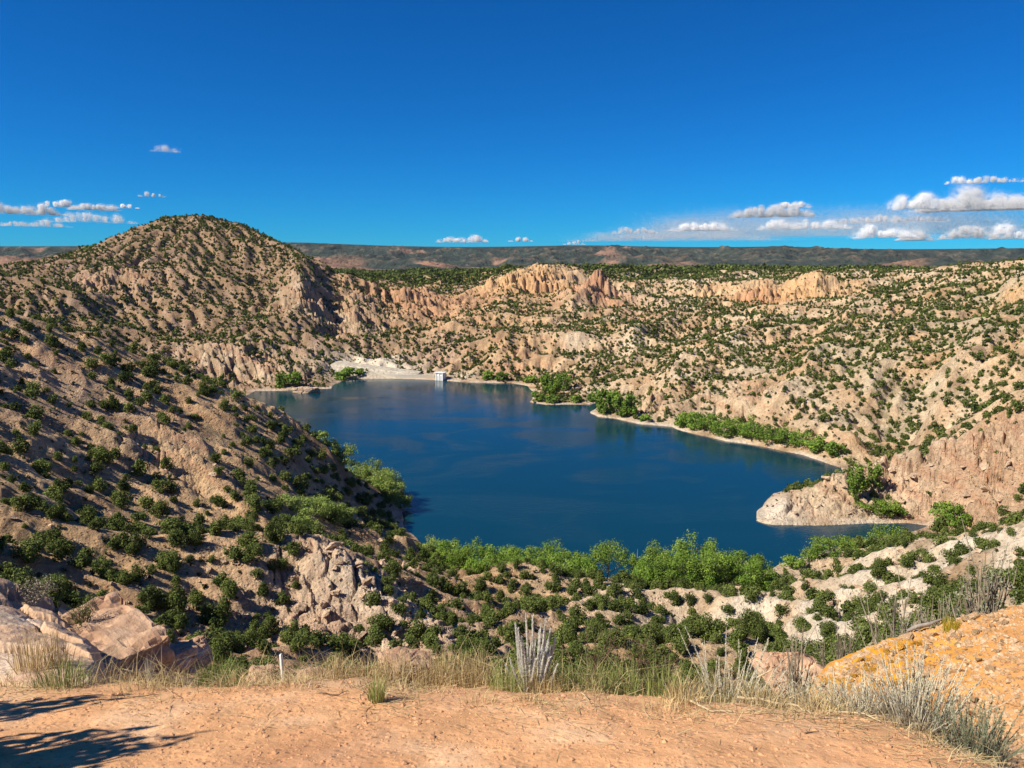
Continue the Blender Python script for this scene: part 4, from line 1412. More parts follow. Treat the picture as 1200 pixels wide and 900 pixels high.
def blades(base, h, lean, wd, r, curl=0.5):
    """bent tapered grass blades; base (n, 3), h (n), lean (n, 2)"""
    n = len(base)
    a = r.uniform(0, 2 * pi, n)
    s = np.stack([np.cos(a), np.sin(a), np.zeros(n)], -1) * (wd / 2)[:, None]
    up = np.zeros((n, 3))
    up[:, 2] = 1
    ln = np.concatenate([lean, np.zeros((n, 1))], 1)
    m1 = base + (up * 0.55 + ln * (1 - curl) * 0.55) * h[:, None]
    m2 = base + (up * (1 - 0.25 * np.clip((lean ** 2).sum(1), 0, 1.5)[:, None]) + ln) * h[:, None]
    co = np.stack([base - s, base + s, m1 - s * .75, m1 + s * .75, m2 - s * .2, m2 + s * .2], 1).reshape(-1, 3)
    k = (np.arange(n) * 6)[:, None]
    f = np.concatenate([k + np.array([0, 1, 3, 2]), k + np.array([2, 3, 5, 4])])
    return co, f


def tuft_geo(seed, n, h, rad, spread, wd=0.006, hvar=.35):
    r = np.random.default_rng(seed)
    a, d = r.uniform(0, 2 * pi, n), rad * np.sqrt(r.uniform(0, 1, n))
    base = np.stack([d * np.cos(a), d * np.sin(a), np.full(n, -0.02)], -1)
    a2 = a + r.normal(0, .7, n)
    sp = np.abs(r.normal(0.1, 1, n)) * spread
    lean = np.stack([np.cos(a2) * sp, np.sin(a2) * sp], -1)
    co, f = blades(base, h * r.uniform(1 - hvar, 1.05, n) * (1 - 0.35 * d / rad), lean, np.full(n, wd) * r.uniform(.6, 1.3, n), r)
    return co, f, np.repeat(np.clip(r.normal(.5, .25, n), 0, 1), 6)


def edge_spot(px, dq):
    a, _ = ray(px, 450)
    r = float(np.interp(a, EA, ER)) + dq
    x, y = r * math.sin(a), r * math.cos(a)
    return x, y, gz(x, y), r


# loose dry grass all along the rim
n = 7000
a_ = rng.uniform(-0.66, 0.60, n)
cl = noise(a_ * 22, a_ * 0 + 3.3, 8) * .5 + .5
dq = rng.normal(0.15, 0.36, n) + 0.35 * rng.uniform(0, 1, n)
r_ = np.interp(a_, EA, ER) + dq
xx, yy = r_ * np.sin(a_), r_ * np.cos(a_)
k_ = rng.uniform(0, 1, n) < np.clip(0.18 + 1.0 * (noise(xx / .45, yy / .45, 9) + .25), 0.06, 1)
k_ &= ~((xx > 2.6) & (dq > 0.15))
xx, yy, dq = xx[k_], yy[k_], dq[k_]
zz = sample(Z, xx, yy)
hh = rng.uniform(.06, .25, len(xx)) * np.where(dq > .15, 1.5, .75)
le = rng.normal(0, .75, (len(xx), 2))
co, f = blades(np.stack([xx, yy, zz - .01], -1), hh, le, rng.uniform(.003, .0065, len(xx)), rng)
co2n = 5200                                         # straws lying about
a_ = rng.uniform(-0.66, 0.60, co2n)
r_ = np.interp(a_, EA, ER) - np.abs(rng.normal(0, .55, co2n)) + 0.25
x2, y2 = r_ * np.sin(a_), r_ * np.cos(a_)
k_ = rng.uniform(0, 1, co2n) < np.clip(.25 + 1.0 * noise(x2 / .6, y2 / .6, 19), 0.05, 1)
x2, y2 = x2[k_], y2[k_]
z2 = sample(Z, x2, y2) + .006
an, L2 = rng.uniform(0, 2 * pi, len(x2)), rng.uniform(.04, .17, len(x2))
u = np.stack([np.cos(an), np.sin(an), np.where(y2 > 0, -0.24 * np.sin(an), 0) + rng.uniform(0, .25, len(x2))], -1) * L2[:, None]
s_ = np.stack([-np.sin(an), np.cos(an), 0 * an], -1) * .0024
b_ = np.stack([x2, y2, z2], -1)
co2 = np.stack([b_ - s_, b_ + s_, b_ + u + s_, b_ + u - s_], 1).reshape(-1, 3)
t1, t2 = np.clip(rng.normal(.5, .25, len(xx)), 0, 1), np.clip(rng.normal(.5, .3, len(x2)), 0, 1)
cc, ff, tt = merge([(co, f, np.repeat(t1, 6)), (co2, np.arange(len(co2)).reshape(-1, 4), np.repeat(t2, 4))])
tag(link('dry_grass', np_mesh('dry_grass', cc, ff, M_straw, tt)), 'thin dry straw grass and litter along the edge of the dirt', 'grass', kind='stuff')

# single tufts
TUFTS = [  # column, offset past the edge, height, radius, spread, blades, material, label
    (235, .15, .30, .15, .35, 420, M_green, 'yellow-green bunchgrass tuft left of the white stake'),
    (432, -.55, .26, .05, .25, 160, M_green, 'small green grass tuft standing out on the bare dirt'),
    (42, -.05, .26, .18, .40, 380, M_green, 'olive yellow tuft at the foot of the pink ledge'),
    (8, .9, .50, .14, .22, 170, M_straw, 'tall pale straw clump at the left edge'),
    (34, 1.0, .44, .10, .2, 110, M_straw, 'tall pale straw clump in front of the pink ledge'),
    (150, .2, .30, .03, .10, 40, M_silver, 'thin lone stalk bunch before the dark hollow'),
    (178, .2, .20, .08, .3, 90, M_straw, 'short straw tuft right of the lone stalks'),
    (375, .25, .24, .16, .45, 260, M_straw, 'grey straw tuft right of the white stake'),
    (420, .3, .26, .14, .35, 240, M_straw, 'bushy straw tuft left of the rounded pink rock'),
    (455, .35, .33, .12, .25, 240, M_straw, 'upright straw tuft against the rounded pink rock'),
    (500, .3, .34, .12, .25, 240, M_straw, 'upright straw tuft right of the rounded pink rock'),
    (525, .35, .42, .14, .18, 260, M_straw, 'tallest reddish straw tuft left of centre'),
    (556, .3, .36, .13, .22, 240, M_straw, 'feathery straw tuft just left of the white-spiked plant'),
    (592, .1, .24, .12, .45, 240, M_green, 'bright yellow-green tuft at the foot of the white-spiked plant'),
    (642, .15, .24, .12, .35, 200, M_straw, 'brown straw tuft under the white-spiked plant'),
    (668, .25, .30, .10, .25, 180, M_green, 'green-stemmed tuft right of the white-spiked plant'),
    (705, .25, .28, .12, .3, 190, M_green, 'loose green tuft near the small pale rock'),
    (742, .3, .34, .12, .25, 210, M_green, 'tall thin green tuft right of the small pale rock'),
    (790, .25, .36, .13, .25, 220, M_green, 'tall olive tuft left of the silvery shrub'),
    (815, .1, .24, .12, .4, 200, M_straw, 'straw tuft at the foot of the silvery shrub'),
    (915, .0, .18, .14, .5, 240, M_straw, 'straw tuft right of the silvery shrub'),
    (985, .05, .18, .14, .5, 240, M_straw, 'straw tuft beside the pale fallen branch'),
    (1108, 2.3, .20, .06, .2, 220, M_yellow, 'small bright yellow rabbitbrush on the gravel bank'),
    (1140, 3.6, .22, .07, .2, 200, M_yellow, 'yellow-green rabbitbrush on the crest of the gravel bank'),
    (620, -.35, .10, .10, .8, 120, M_straw, 'flattened dry tuft on the dirt below the white-spiked plant'),
    (330, -.3, .12, .14, .8, 150, M_straw, 'flattened dry tuft on the dirt below the white stake'),
    (130, -.3, .12, .16, .8, 180, M_straw, 'flattened dry tuft on the dirt at left'),
    (560, -.45, .10, .12, .9, 130, M_straw, 'thin flattened tuft on the dirt left of the white-spiked plant'),
    (790, -.25, .12, .14, .9, 160, M_straw, 'flattened straw tuft on the dirt left of the pale stick'),
    (255, -.25, .13, .18, .9, 220, M_straw, 'wide flattened straw tuft on the dirt below the yellow-green bunchgrass'),
]
for n, (px, dq, h, rad, sp, nb, m_, lab) in enumerate(TUFTS):
    x, y, z, r = edge_spot(px, dq)
    co, f, tn = tuft_geo(600 + n, int(nb * 0.75), h * 1.1 if m_ is not M_yellow else h, rad * 1.15, sp, 0.0055)
    o = link('grass_tuft' if m_ is not M_yellow else 'rabbitbrush', np_mesh('tuft', co, f, m_, tn))
    o.location = (x, y, z)
    tag(o, lab, 'grass tuft' if m_ is not M_yellow else 'bush')


def stalk_shrub(name, seed, n, h, rad, fuzz, m_top, m_base, label, px, dq, lean=0.12, low=0.5, fsize=.010, rad_f=1.0, cat='shrub', t0=.30):
    """upright stalks, thickened with woolly leaves, over a skirt of fine dry stems"""
    r = np.random.default_rng(seed)
    tubes, fz_p, fz_n, fz_d = [], [], [], []
    for k in range(n):
        a, d = r.uniform(0, 2 * pi), rad * math.sqrt(r.uniform(0, 1))
        b = np.array([d * math.cos(a) * .55, d * math.sin(a) * .55, -0.02])
        hk = h * r.uniform(low, 1.0) * (1 - .25 * (d / rad) ** 2)
        ln = np.array([math.cos(a), math.sin(a), 0]) * d * .6 + np.append(r.normal(0, lean * h, 2), 0)
        p1, p2 = b + ln * .45 + (0, 0, hk * .5), b + ln * .9 + np.array([*r.normal(0, .012, 2), hk])
        tubes.append(trunk_geo([b, p1, p1 + (p2 - p1) * .6, p2], [.003, .0045, .0085, .003], 6) if cat == 'plant' else trunk_geo([b, p1, p2], [.0032, .003, .0016], 3))
        m = int(fuzz * hk / h)
        t = r.uniform(t0, 1.0, m)[:, None]
        c = np.where(t < .5, b + (p1 - b) * t * 2, p1 + (p2 - p1) * (t - .5) * 2)
        v = r.normal(0, 1, (m, 3))
        v /= np.linalg.norm(v, axis=1, keepdims=True)
        fz_p.append(c + v * (.010 * rad_f * (1.15 - t * .7)))
        fz_n.append(v)
        dd_ = (p2 - b) / np.linalg.norm(p2 - b)
        fz_d.append(np.repeat(dd_[None], m, 0))
    P, Nn, D = np.concatenate(fz_p), np.concatenate(fz_n), np.concatenate(fz_d)
    U = D + r.normal(0, .28, P.shape) + Nn * .25          # narrow leaves pressed up along the stalk
    U /= np.linalg.norm(U, axis=1, keepdims=True)
    V = np.cross(U, Nn)
    V /= np.linalg.norm(V, axis=1, keepdims=True) + 1e-9
    s_ = (fsize * r.uniform(.6, 1.4, len(P)))[:, None]
    co = np.stack([P - U * s_ * .3, P + V * s_ * .28, P + U * s_, P - V * s_ * .28], 1).reshape(-1, 3)
    f = np.arange(len(co)).reshape(-1, 4)
    tn = np.repeat(np.clip(r.normal(.55, .22, len(P)), 0, 1), 4)
    x, y, z, rr = edge_spot(px, dq)
    e = link(name, None)
    e.location = (x, y, z)
    tag(e, label, cat)
    link('foliage', np_mesh('foliage', co, f, m_top, tn), e)
    tc_, tf_ = merge([(a_, b_) for a_, b_ in tubes])
    link('stems', np_mesh('stems', tc_, tf_, m_top, np.full(len(tc_), .9 if cat == 'plant' else .35)), e)
    c3, f3, t3 = tuft_geo(seed + 1, int(n * (11 if cat == 'plant' else 6)), h * .55, rad * .85, .4 if cat == 'plant' else .5, .0035)
    link('dead_stems', np_mesh('dead_stems', c3, f3, m_base, t3), e)
    return e


stalk_shrub('winterfat', 801, 34, .80, .19, 240, M_white_spike, M_straw, 'white plant of tall woolly spikes standing at the middle of the edge', 626, .30, .045, .50, .016, 1.3, 'plant', .42)
stalk_shrub('saltbush', 803, 75, .58, .40, 46, M_silver, M_straw, 'wide silvery straw-coloured shrub with pale spikes right of centre', 872, .42, .16, .3, .013)
stalk_shrub('saltbush', 805, 70, .28, .34, 34, M_silver, M_straw, 'low silvery shrub between the pale branch and the orange gravel', 1010, .20, .16, .35, .013)
stalk_shrub('saltbush', 807, 70, .33, .32, 34, M_silver, M_grey, 'grey low shrub at the foot of the ochre gravel', 1048, .22, .14, .35, .013)
stalk_shrub('saltbush', 809, 120, .64, .32, 50, M_silver, M_grey, 'tall grey shrub of upright stalks in front of the gravel bank', 1108, .30, .10, .35, .013)
stalk_shrub('saltbush', 811, 45, .36, .28, 34, M_silver, M_straw, 'pale spiky shrub left of the ochre gravel', 958, .45, .14, .35, .013)
stalk_shrub('sagebrush', 813, 90, .46, .26, 46, M_sage, M_grey, 'green-grey sagebrush in the bottom right corner', 1182, .42, .16, .55, .012)


def twig_bush(name, seed, h, w, px, r0, ytop, label, leaves=500, m_leaf=None, m_twig=None, base_py=None):
    r = np.random.default_rng(seed)
    tubes = []
    tips = []
    for k in range(26):
        a, el = r.uniform(0, 2 * pi), r.uniform(.5, 1.45)
        d = np.array([math.cos(a) * math.cos(el) * w * .7, math.sin(a) * math.cos(el) * w * .7, math.sin(el) * h])
        d *= r.uniform(.65, 1.0)
        b = np.array([math.cos(a) * .04 * w, math.sin(a) * .04 * w, -.05 * h])
        m1 = b + d * .5 + r.normal(0, .05 * w, 3)
        e = b + d
        tubes.append(trunk_geo([b, m1, e], [.011 * h, .008 * h, .003 * h], 4))
        for q_ in range(5):
            t = r.uniform(.35, .95)
            c = m1 + (e - m1) * max(0, t * 2 - 1) if t > .5 else b + (m1 - b) * t * 2
            e2 = c + d * r.uniform(.2, .45) + r.normal(0, .13 * w, 3)
            e2[2] = max(e2[2], .05 * h)
            tubes.append(trunk_geo([c, (c + e2) / 2 + r.normal(0, .02 * w, 3), e2], [.005 * h, .0035 * h, .002 * h], 3))
            tips += [c + (e2 - c) * s_ for s_ in (.45, .7, .95)]
    tips = np.array(tips)
    pk = tips[r.integers(0, len(tips), leaves)] + r.normal(0, .035 * w, (leaves, 3))
    pk[:, 2] = np.maximum(pk[:, 2], 0.02)
    co, f = quads_at(pk, r.normal(0, 1, (leaves, 3)) + (0, 0, .4), .022 * w, r, 1.3)
    a, t = ray(px, 450)
    x, y = r0 * math.sin(a), r0 * math.cos(a)
    e = link(name, None)
    z = gz(x, y)
    if base_py is not None:
        z = EYE + ray(px, base_py)[1] * r0
    e.location = (x, y, z)
    tag(e, label, 'bush')
    tc_, tf_ = merge(tubes)
    link('twigs', np_mesh('twigs', tc_, tf_, m_twig or M_grey, np.clip(r.normal(.35, .2, len(tc_)), 0, 1)), e)
    link('foliage', np_mesh('foliage', co, f, m_leaf or M_sage, np.repeat(np.clip(r.normal(.4, .22, leaves), 0, 1), 4)), e)
    return e


def hz(px, ytop, r0):
    a, t = ray(px, ytop)
    return EYE + t * r0 - gz(r0 * math.sin(a), r0 * math.cos(a))


for n, (px, r0, yt, wpx, lv, ml, lab) in enumerate([
        (1180, 12.5, 634, 105, 1100, M_sage, 'large bare grey-green bush rising behind the gravel bank at the right edge'),
        (1075, 12.0, 688, 100, 900, M_sage, 'spreading grey-green bush behind the crest of the gravel bank'),
        (1120, 13.2, 690, 60, 700, M_juniper, 'dark green bush between the two grey bushes behind the gravel bank'),
        (1010, 11.0, 722, 80, 600, M_grey, 'bare grey twig bush left of the gravel bank'),
        (955, 10.0, 742, 70, 450, M_grey, 'thin grey twig bush behind the pale spiky shrub'),
        (930, 11.0, 758, 70, 700, M_sage, 'low sage bush in front of the broad pinkish rock')]):
    h = max(hz(px, yt, r0), .4)
    twig_bush('grey_bush', 830 + n, h, wpx * r0 / F * .62, px, r0, yt, lab, lv, ml)
for n, (px, r0, yb, h, w, ml, lab) in enumerate([(72, 10.9, 742, .40, .36, M_juniper, 'small dark green bush growing on the pink ledge'), (22, 11.9, 706, .26, .5, M_grey, 'flat dark dry bush on top of the pink sandstone ledge'),
                                                 (258, 9.0, 812, .30, .3, M_juniper, 'dark green bush behind the yellow-green bunchgrass'), (310, 8.6, 815, .36, .36, M_juniper, 'dark green bush around the white stake'), (392, 8.8, 806, .3, .3, M_sage, 'grey-green bush against the long low reddish rock'),
                                                 (700, 10.5, 810, .9, .8, M_juniper, 'green bush below the rim right of the white-spiked plant'), (770, 11.5, 812, .9, .9, M_juniper, 'green bush below the rim left of the silvery shrub')]):
    twig_bush('bush', 850 + n, h, w, px, r0, None, lab, 1100, ml, M_darkwood if ml is M_juniper else None, yb)


def branch(name, pts, r0, m, label, cat='branch', twigs=()):
    """dead wood lying on the ground; points are (column, offset past the edge, lift)"""
    P = []
    for px, dq, lift in pts:
        x, y, z, _ = edge_spot(px, dq)
        P.append((x, y, z + lift))
    P = np.array(P)
    o0 = P[0].copy()
    Q = []
    for k in range(len(P) - 1):
        for t in (0, .33, .66):
            Q.append(P[k] + (P[k + 1] - P[k]) * t + rng.normal(0, r0 * .5, 3) * (t > 0))
    Q.append(P[-1])
    Q = np.array(Q) - o0
    parts = [trunk_geo(Q, np.linspace(r0, r0 * .35, len(Q)), 6)]
    for k in range(1, len(Q) - 1, 3):
        d = rng.normal(0, 1, 3) * (1, 1, .3)
        d[2] = abs(d[2])
        d = d / np.linalg.norm(d) * r0 * rng.uniform(6, 14)
        parts.append(trunk_geo([Q[k], Q[k] + d * .5 + (0, 0, r0), Q[k] + d], [r0 * .4, r0 * .3, r0 * .12], 4))
    co, f = merge(parts)
    o = link(name, np_mesh(name, co, f, m, smooth=True))
    o.location = o0
    tag(o, label, cat)


branch('fallen_branch', [(880, .10, .05), (925, .02, .05), (958, -.12, .04), (975, -.32, .01)], .013, M_wood, 'pale forked branch lying below the silvery shrub')
branch('fallen_branch', [(822, .05, .03), (850, -.15, .012), (880, -.22, .012)], .010, M_wood, 'pale stick lying along the edge of the dirt left of the forked branch')
branch('fallen_branch', [(905, .25, .26), (925, .20, .33), (912, .12, .12)], .008, M_wood, 'hooked pale twig arching inside the silvery shrub')
branch('fallen_branch', [(985, .00, .01), (1040, .0, .02), (1062, -.1, .01)], .010, M_wood, 'thin pale stick lying at the foot of the grey low shrub')
branch('twig', [(360, -.45, .01), (384, -.5, .012), (396, -.38, .02)], .006, M_darkwood, 'short dark twig on the dirt below the grey straw tuft', 'twig')
branch('twig', [(112, -.5, .01), (130, -.5, .012), (160, -.42, .01)], .006, M_darkwood, 'dark twig on the dirt at left', 'twig')
branch('twig', [(968, -.75, .005), (985, -.7, .01)], .006, M_darkwood, 'short dark twig on the dirt below the forked branch', 'twig')
branch('twig', [(438, -.25, .02), (446, -.4, .012)], .007, M_silver if False else M_wood, 'pale stub of wood beside the small green tuft', 'twig')
branch('twig', [(685, -.05, .03), (700, -.35, .012)], .006, M_wood, 'pale thin stick on the dirt right of the white-spiked plant', 'twig')

bm = bmesh.new()
co, f = trunk_geo([(0, 0, 0), (.12, .02, .012), (.27, 0, .02), (.42, .03, .02)], [.016, .024, .020, .010], 8)
o = link('log', np_mesh('log', co, f, M_log, smooth=True))
a, t = ray(1062, 744)
o.location = (9.0 * math.sin(a), 9.0 * math.cos(a), gz(9.0 * math.sin(a), 9.0 * math.cos(a)) + .05)
o.rotation_euler = (0, -.2, .1)
bm.free()
tag(o, 'short grey log lying on the crest of the gravel bank', 'log')

# the white stake
bm = bmesh.new()
bmesh.ops.create_cube(bm, size=1, matrix=Matrix.Translation((0, 0, .14)) @ Matrix.Diagonal((.022, .022, .36, 1)))
top = max(bm.faces, key=lambda f: f.calc_center_median().z)
r_ = bmesh.ops.extrude_face_region(bm, geom=[top])
bmesh.ops.translate(bm, verts=[v for v in r_['geom'] if isinstance(v, bmesh.types.BMVert)], vec=(0, 0, .012))
bmesh.ops.scale(bm, verts=[v for v in r_['geom'] if isinstance(v, bmesh.types.BMVert)], vec=(.5, .5, 1))
me = bpy.data.meshes.new('fence_stake')
bm.to_mesh(me)
bm.free()
me.materials.append(plain('white_paint', (.75, .73, .68), .08, 30, .6))
o = link('fence_stake', me)
x, y, z, _ = edge_spot(316, .35)
o.location = (x, y, z)
o.rotation_euler = (.02, -.03, -.6)
tag(o, 'thin white stake standing in the straw left of centre', 'stake')

# two young trees just left of the picture, whose shadows reach into it
for n, (x, y, h) in enumerate(((-5.45, 4.55, 2.6), (-4.75, 3.62, 2.5))):
    co, f, tn = juniper_crown(990 + n, 1600, .05, 12)
    e = link('juniper', None)
    e.location = (x, y, gz(x, y) - .03)
    e.scale = (1.0, 1.0, h / .82)
    link('crown', np_mesh('crown', co, f, M_juniper, tn), e)
    r = np.random.default_rng(995 + n)
    tco, tf = limbs(r, 0.8, 0.25, 5, 0.04)
    link('trunk', np_mesh('trunk', tco, tf, M_bark, smooth=True), e)
    tag(e, ('slim young juniper on the rim beside the taller one, casting a thin shadow' if n else 'slightly taller young juniper on the rim, casting a long shadow on the dirt'), 'juniper')

# ----------------------------------------------------------------- the dam and the far houses
M_conc = plain('concrete', (.52, .47, .38), .12, 2, .85, .3, .05)
M_white = plain('white_wall', (.78, .77, .74), .06, 3, .7)
M_dark = plain('dark_opening', (.05, .05, .055), .1, 5, .5)
M_redroof = plain('red_roof', (.36, .09, .06), .15, 2, .7)
M_riprap = plain('grey_riprap', (.42, .37, .29), .45, .5, .95, .8, .4)


def box(bm, x0, x1, y0, y1, z0, z1):
    bmesh.ops.create_cube(bm, size=1, matrix=Matrix.Translation(((x0 + x1) / 2, (y0 + y1) / 2, (z0 + z1) / 2)) @ Matrix.Diagonal((x1 - x0, y1 - y0, z1 - z0, 1)))


def boxes(name, lst, m, parent=None):
    bm = bmesh.new()
    for b in lst:
        box(bm, *b)
    me = bpy.data.meshes.new(name)
    bm.to_mesh(me)
    bm.free()
    me.materials.append(m)
    return link(name, me, parent)


# long low dam across the far end, a little curved
dam = link('dam', None)
ax, ay = pol(428, 574)
dam.location = (ax, ay, 0)
bxp, byp = pol(510, 556)
dl = math.hypot(bxp - ax, byp - ay)
dam.rotation_euler = (0, 0, math.atan2(byp - ay, bxp - ax))
tag(dam, 'long low concrete dam with a railing across the far end of the lake', 'dam')
bm = bmesh.new()
seg = 24
sec = [(-1.2, -5), (-1.2, 2.6), (1.2, 2.6), (2.6, -5)]
rings = []
for k in range(seg + 1):
    u = k / seg
    bow = -2.2 * math.sin(pi * u)
    rings.append([bm.verts.new((u * dl, bow + yy_, zz_)) for yy_, zz_ in sec])
for k in range(seg):
    for j in range(4):
        j2 = (j + 1) % 4
        bm.faces.new((rings[k][j], rings[k][j2], rings[k + 1][j2], rings[k + 1][j]))
bm.faces.new(rings[0])
bm.faces.new(rings[-1][::-1])
bmesh.ops.recalc_face_normals(bm, faces=bm.faces)
me = bpy.data.meshes.new('wall')
bm.to_mesh(me)
bm.free()
me.materials.append(M_conc)
link('wall', me, dam)
bm = bmesh.new()                    # the pale slope of broken rock behind its left half
ev = []
for k in range(17):
    u = k / 16
    x_ = -30 + u * (dl * .72 + 30)
    hgt_ = 5.5 * (1 - u) ** .8 + 2.2
    for y_, z_ in ((1.4, -1.0), (1.5, 2.0), (9 - 4 * u, hgt_), (22 - 8 * u, hgt_ + .4), (34, hgt_ - 6)):
        jit = noise(np.array([x_ / 4]), np.array([y_ / 4 + z_]), 33)[0]
        ev.append(bm.verts.new((x_, y_ + .5 * jit, z_ + .5 * jit)))
for k in range(16):
    for j in range(4):
        bm.faces.new((ev[k * 5 + j], ev[k * 5 + 5 + j], ev[k * 5 + 6 + j], ev[k * 5 + 1 + j]))
bmesh.ops.recalc_face_normals(bm, faces=bm.faces)
me = bpy.data.meshes.new('embankment')
bm.to_mesh(me)
bm.free()
me.materials.append(M_riprap)
link('embankment', me, dam)
posts = [(k / 20 * dl - .08, k / 20 * dl + .08, -2.2 * math.sin(pi * k / 20) - 1.05, -2.2 * math.sin(pi * k / 20) - .89, 2.6, 3.7) for k in range(21)]
rails = []
for k in range(20):
    u = (k + .5) / 20
    for zz_ in (3.1, 3.62):
        rails.append((k / 20 * dl, (k + 1) / 20 * dl, -2.2 * math.sin(pi * u) - 1.02, -2.2 * math.sin(pi * u) - .95, zz_, zz_ + .09))
boxes('railing', posts + rails, M_conc, dam)

tower = link('gate_tower', None)
tx, ty = pol(516, 548)
tower.location = (tx, ty, 0)
tower.rotation_euler = (0, 0, math.atan2(-tx, ty) - .55)
tag(tower, 'white concrete gate tower rising from the water at the end of the dam', 'tower')
boxes('tower_wall', [(-2.9, 2.9, -1.4, 3.0, -5, 5.2), (-3.1, -2.4, -1.75, -1.4, -5, 5.2), (-.35, .35, -1.75, -1.4, -5, 5.2), (2.4, 3.1, -1.75, -1.4, -5, 5.2)], M_white, tower)
boxes('deck', [(-3.5, 3.5, -2.1, 3.5, 5.2, 5.6)], M_white, tower)
for s in (-1, 1):
    boxes('gate', [(s * 1.37 - .85, s * 1.37 + .85, -1.55, -1.403, -3, 3.4)], plain('grey_gate', (.55, .55, .54), .1, 3, .5), tower)
boxes('railing', [(x_ - .06, x_ + .06, y_ - .06, y_ + .06, 5.6, 6.7) for x_ in (-3.3, -1.1, 1.1, 3.3) for y_ in (-1.9, 3.3)] + [(-3.3, 3.3, y_ - .05, y_ + .05, 6.62, 6.72) for y_ in (-1.9, 3.3)] + [(x_ - .05, x_ + .05, -1.9, 3.3, 6.60, 6.70) for x_ in (-3.3, 3.3)], M_conc, tower)


def house(px, r, wpx, hpx, roof_m, wall_m, label, name='house'):
    a, _ = ray(px, 450)
    x, y = r * math.sin(a), r * math.cos(a)
    w, h = wpx * r / F, hpx * r / F
    z = gz(x, y)
    e = link(name, None)
    e.location = (x, y, z)
    e.rotation_euler = (0, 0, -a + .25)
    tag(e, label, 'house')
    boxes('wall', [(-w / 2, w / 2, -3.5, 3.5, -3, h * .62)], wall_m, e)
    bm = bmesh.new()
    vs_ = [bm.verts.new(p) for p in ((-w / 2 - .4, -4, h * .62), (w / 2 + .4, -4, h * .62), (w / 2 + .4, 4, h * .62), (-w / 2 - .4, 4, h * .62), (-w / 2 - .4, 0, h), (w / 2 + .4, 0, h))]
    for ff_ in ((0, 1, 5, 4), (2, 3, 4, 5), (0, 4, 3), (1, 2, 5), (3, 2, 1, 0)):
        bm.faces.new([vs_[k] for k in ff_])
    me = bpy.data.meshes.new('roof')
    bm.to_mesh(me)
    bm.free()
    me.materials.append(roof_m)
    link('roof', me, e)
    n = max(2, int(w / 5))
    for k in range(n):
        u = -w / 2 + w * (k + .5) / n
        boxes('door' if k == n // 2 else 'window', [(u - .6, u + .6, -3.6, -3.497, .1 if k == n // 2 else h * .2, h * .45)], M_dark, e)


house(1010, 1150, 13, 5.5, M_white, M_white, 'long white house on the dark wooded bench left of the red one')
house(855, 1150, 8, 5, M_white, M_white, 'small white house on the bench behind the orange cliffs')
house(876, 1180, 10, 5, M_white, M_conc, 'pale low house right of the small white house on the bench')
house(1132, 1000, 7, 5.5, M_redroof, plain('red_wall', (.34, .13, .09), .1, 2, .8), 'red-roofed house on the wooded bench at far right')
house(1152, 1010, 6, 4, M_white, M_white, 'tiny white house just right of the red-roofed one')


# ----------------------------------------------------------------- clouds: heaps of fine droplets, far beyond the air box
M_cloud = leafy('cloud_vapour', (.97, .97, .97), (.97, .97, .97), .5)
CR = 17500.0


def cloud(px, py, wpx, hpx, dens, label, group=None, seed=0, fray=.75):
    """a flat-based heap of puffs, each a swarm of specks thinning outward"""
    r = np.random.default_rng(seed)
    a, t = ray(px, py + hpx / 2)
    dist = CR * (1.12 if hpx > 20 else r.uniform(.86, 1.0))
    k = dist / math.cos(a) / F if False else dist / F
    w, h = wpx * k, hpx * k
    npf = max(5, int(wpx / 3.2))
    n = int(wpx * hpx * dens * 22)
    env = 0.28 + 0.72 * np.clip(np.abs(noise(np.linspace(0, wpx / 20, npf), np.full(npf, seed * 1.7), seed)) * 1.5 + .5 * np.abs(noise(np.linspace(0, wpx / 7, npf), np.full(npf, seed * 2.3), seed + 1)), 0, 1)
    cx_ = np.linspace(-.5, .5, npf) + r.normal(0, .5 / npf, npf)
    env *= np.clip(1.15 - (np.abs(cx_) * 2) ** 3, .2, 1)
    pr = np.clip(r.normal(.22, .09, npf), .08, .42) * h
    which = r.choice(npf, n, p=env / env.sum())
    v = r.normal(0, 1, (n, 3))
    v /= np.linalg.norm(v, axis=1, keepdims=True)
    rad = (r.uniform(0, 1, n) ** .45 * (1 + fray * np.abs(r.normal(0, .35, n))))[:, None]
    hgt = r.uniform(0.12, .9, n) ** .8 * env[which] * h
    P = np.stack([cx_[which] * w, r.normal(0, .12 * w, n) * .6, hgt], -1) + v * rad * pr[which][:, None] * np.array([7.0 if wpx > 150 else 1.5, 1.5, .9])
    P[:, 2] = np.where(P[:, 2] < .12 * h, .12 * h - (0.12 * h - P[:, 2]) * .25, P[:, 2])
    q_ = noise(P[:, 0] / (5 * k) + seed, P[:, 2] / (3.5 * k), seed + 7)
    keep = q_ > (-.45 if wpx < 150 else -9) + .3 * r.normal(0, 1, n)
    P = P[keep]
    n = len(P)
    nn = v[keep] * .8 + np.array([0, 0, .25]) + r.normal(0, .3, (n, 3))      # each speck lies along the puff it belongs to
    nn /= np.linalg.norm(nn, axis=1, keepdims=True)
    e1 = np.cross(nn, r.normal(0, 1, (n, 3)))
    e1 /= np.linalg.norm(e1, axis=1, keepdims=True)
    e2 = np.cross(nn, e1)
    s = k * .22 * r.uniform(.6, 1.3, (n, 1))
    co = np.stack([P + e1 * s, P - e1 * s * .5 + e2 * s * .87, P - e1 * s * .5 - e2 * s * .87], 1).reshape(-1, 3)
    o = link('cloud', np_mesh('cloud', co, np.arange(n * 3).reshape(-1, 3), M_cloud))
    o.location = (dist * math.sin(a), dist * math.cos(a), EYE + t * dist)
    o.rotation_euler = (0, 0, -a)
    tag(o, label, 'cloud', group)


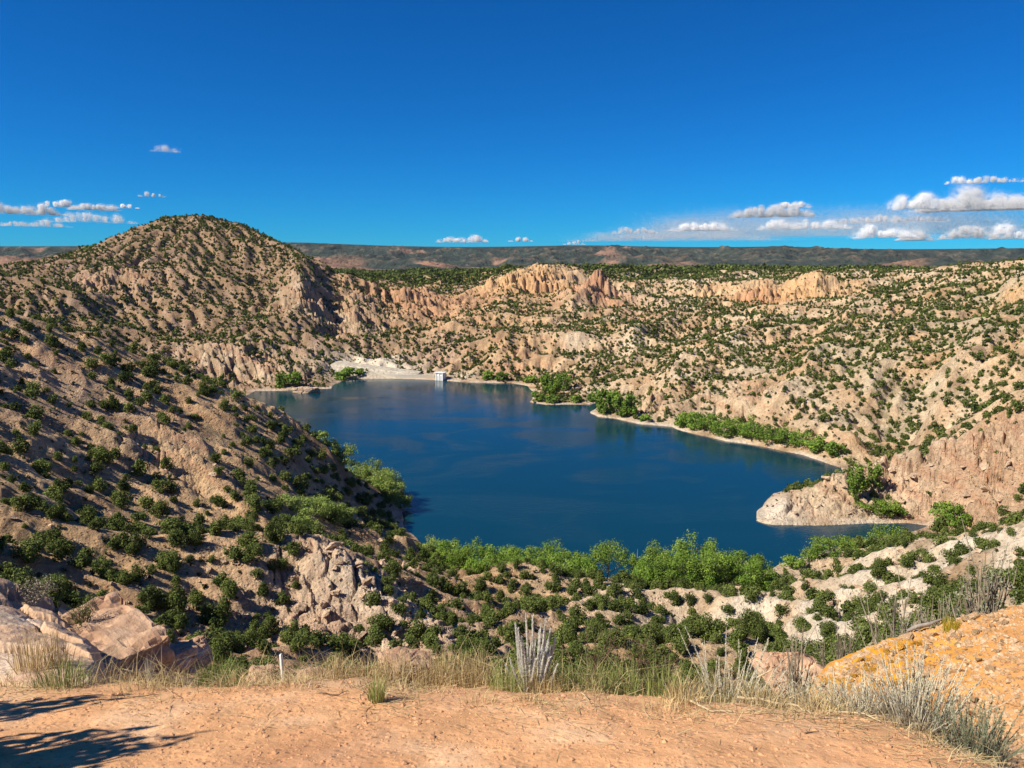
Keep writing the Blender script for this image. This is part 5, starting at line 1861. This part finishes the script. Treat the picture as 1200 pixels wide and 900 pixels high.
CL = [(1148, 236, 118, 26, 5, 'brightest and tallest cumulus cloud at the right edge of the sky'), (1072, 238, 40, 18, 4, 'bright cumulus head left of the tallest cloud'),
      (905, 248, 84, 15, 3.4, 'long white cloud with a bumpy top left of the cumulus heads'), (924, 239, 30, 10, 4, 'small bright puff on top of the long white cloud'), (822, 264, 64, 15, 3, 'white cloud ending the right bank at its left'),
      (942, 263, 92, 13, 2.2, 'greyish flat cloud under the long white cloud'), (1036, 272, 52, 16, 3, 'low pinkish white cloud under the middle of the right bank'), (1070, 274, 26, 18, 4, 'narrow bright cloud standing low over the mesa'),
      (1132, 274, 54, 14, 3, 'low white cloud below the tallest cumulus'), (1190, 273, 40, 17, 3, 'low white cloud at the right edge above the mesa'), (1128, 212, 30, 7, 2.2, 'thin high wisp left of the other above the right bank'),
      (1165, 211, 44, 7, 2.2, 'thin high wisp right of the other above the right bank'), (745, 270, 50, 9, 1.6, 'faint thin cloud left of the right bank'), (1040, 256, 110, 11, 1.5, 'faint grey cloud band in the middle of the right bank'),
      (28, 246, 66, 12, 3, 'white cloud at the left edge of the sky'), (68, 239, 30, 8, 2.6, 'small white puff above the left edge cloud'), (110, 242, 42, 10, 3, 'white cloud near the left slope of the big hill'),
      (148, 241, 18, 7, 2.6, 'small cloud puff closest to the big hill'), (105, 256, 84, 11, 1.0, 'faint grey cloud below the left white clouds'), (36, 262, 60, 8, 1.2, 'faint low cloud at the left edge'),
      (194, 174, 24, 9, 0.7, 'lone small cloud high above the big hill'), (179, 228, 20, 6, 1.6, 'tiny cloud wisp over the left shoulder of the big hill'), (543, 280, 58, 9, 2.6, 'small flat white cloud over the middle of the mesa'),
      (611, 280, 24, 7, 2.2, 'smaller cloud right of the flat one over the mesa'), (673, 284, 20, 6, 2, 'tiny low cloud over the reddish part of the mesa'), (975, 262, 450, 34, 0.9, 'thin bluish veil of cloud behind the right bank'), (790, 276, 220, 14, .7, 'thin veil low over the mesa left of the bank')]
for n, c in enumerate(CL):
    cloud(*c[:5], c[5], None, 1500 + n)
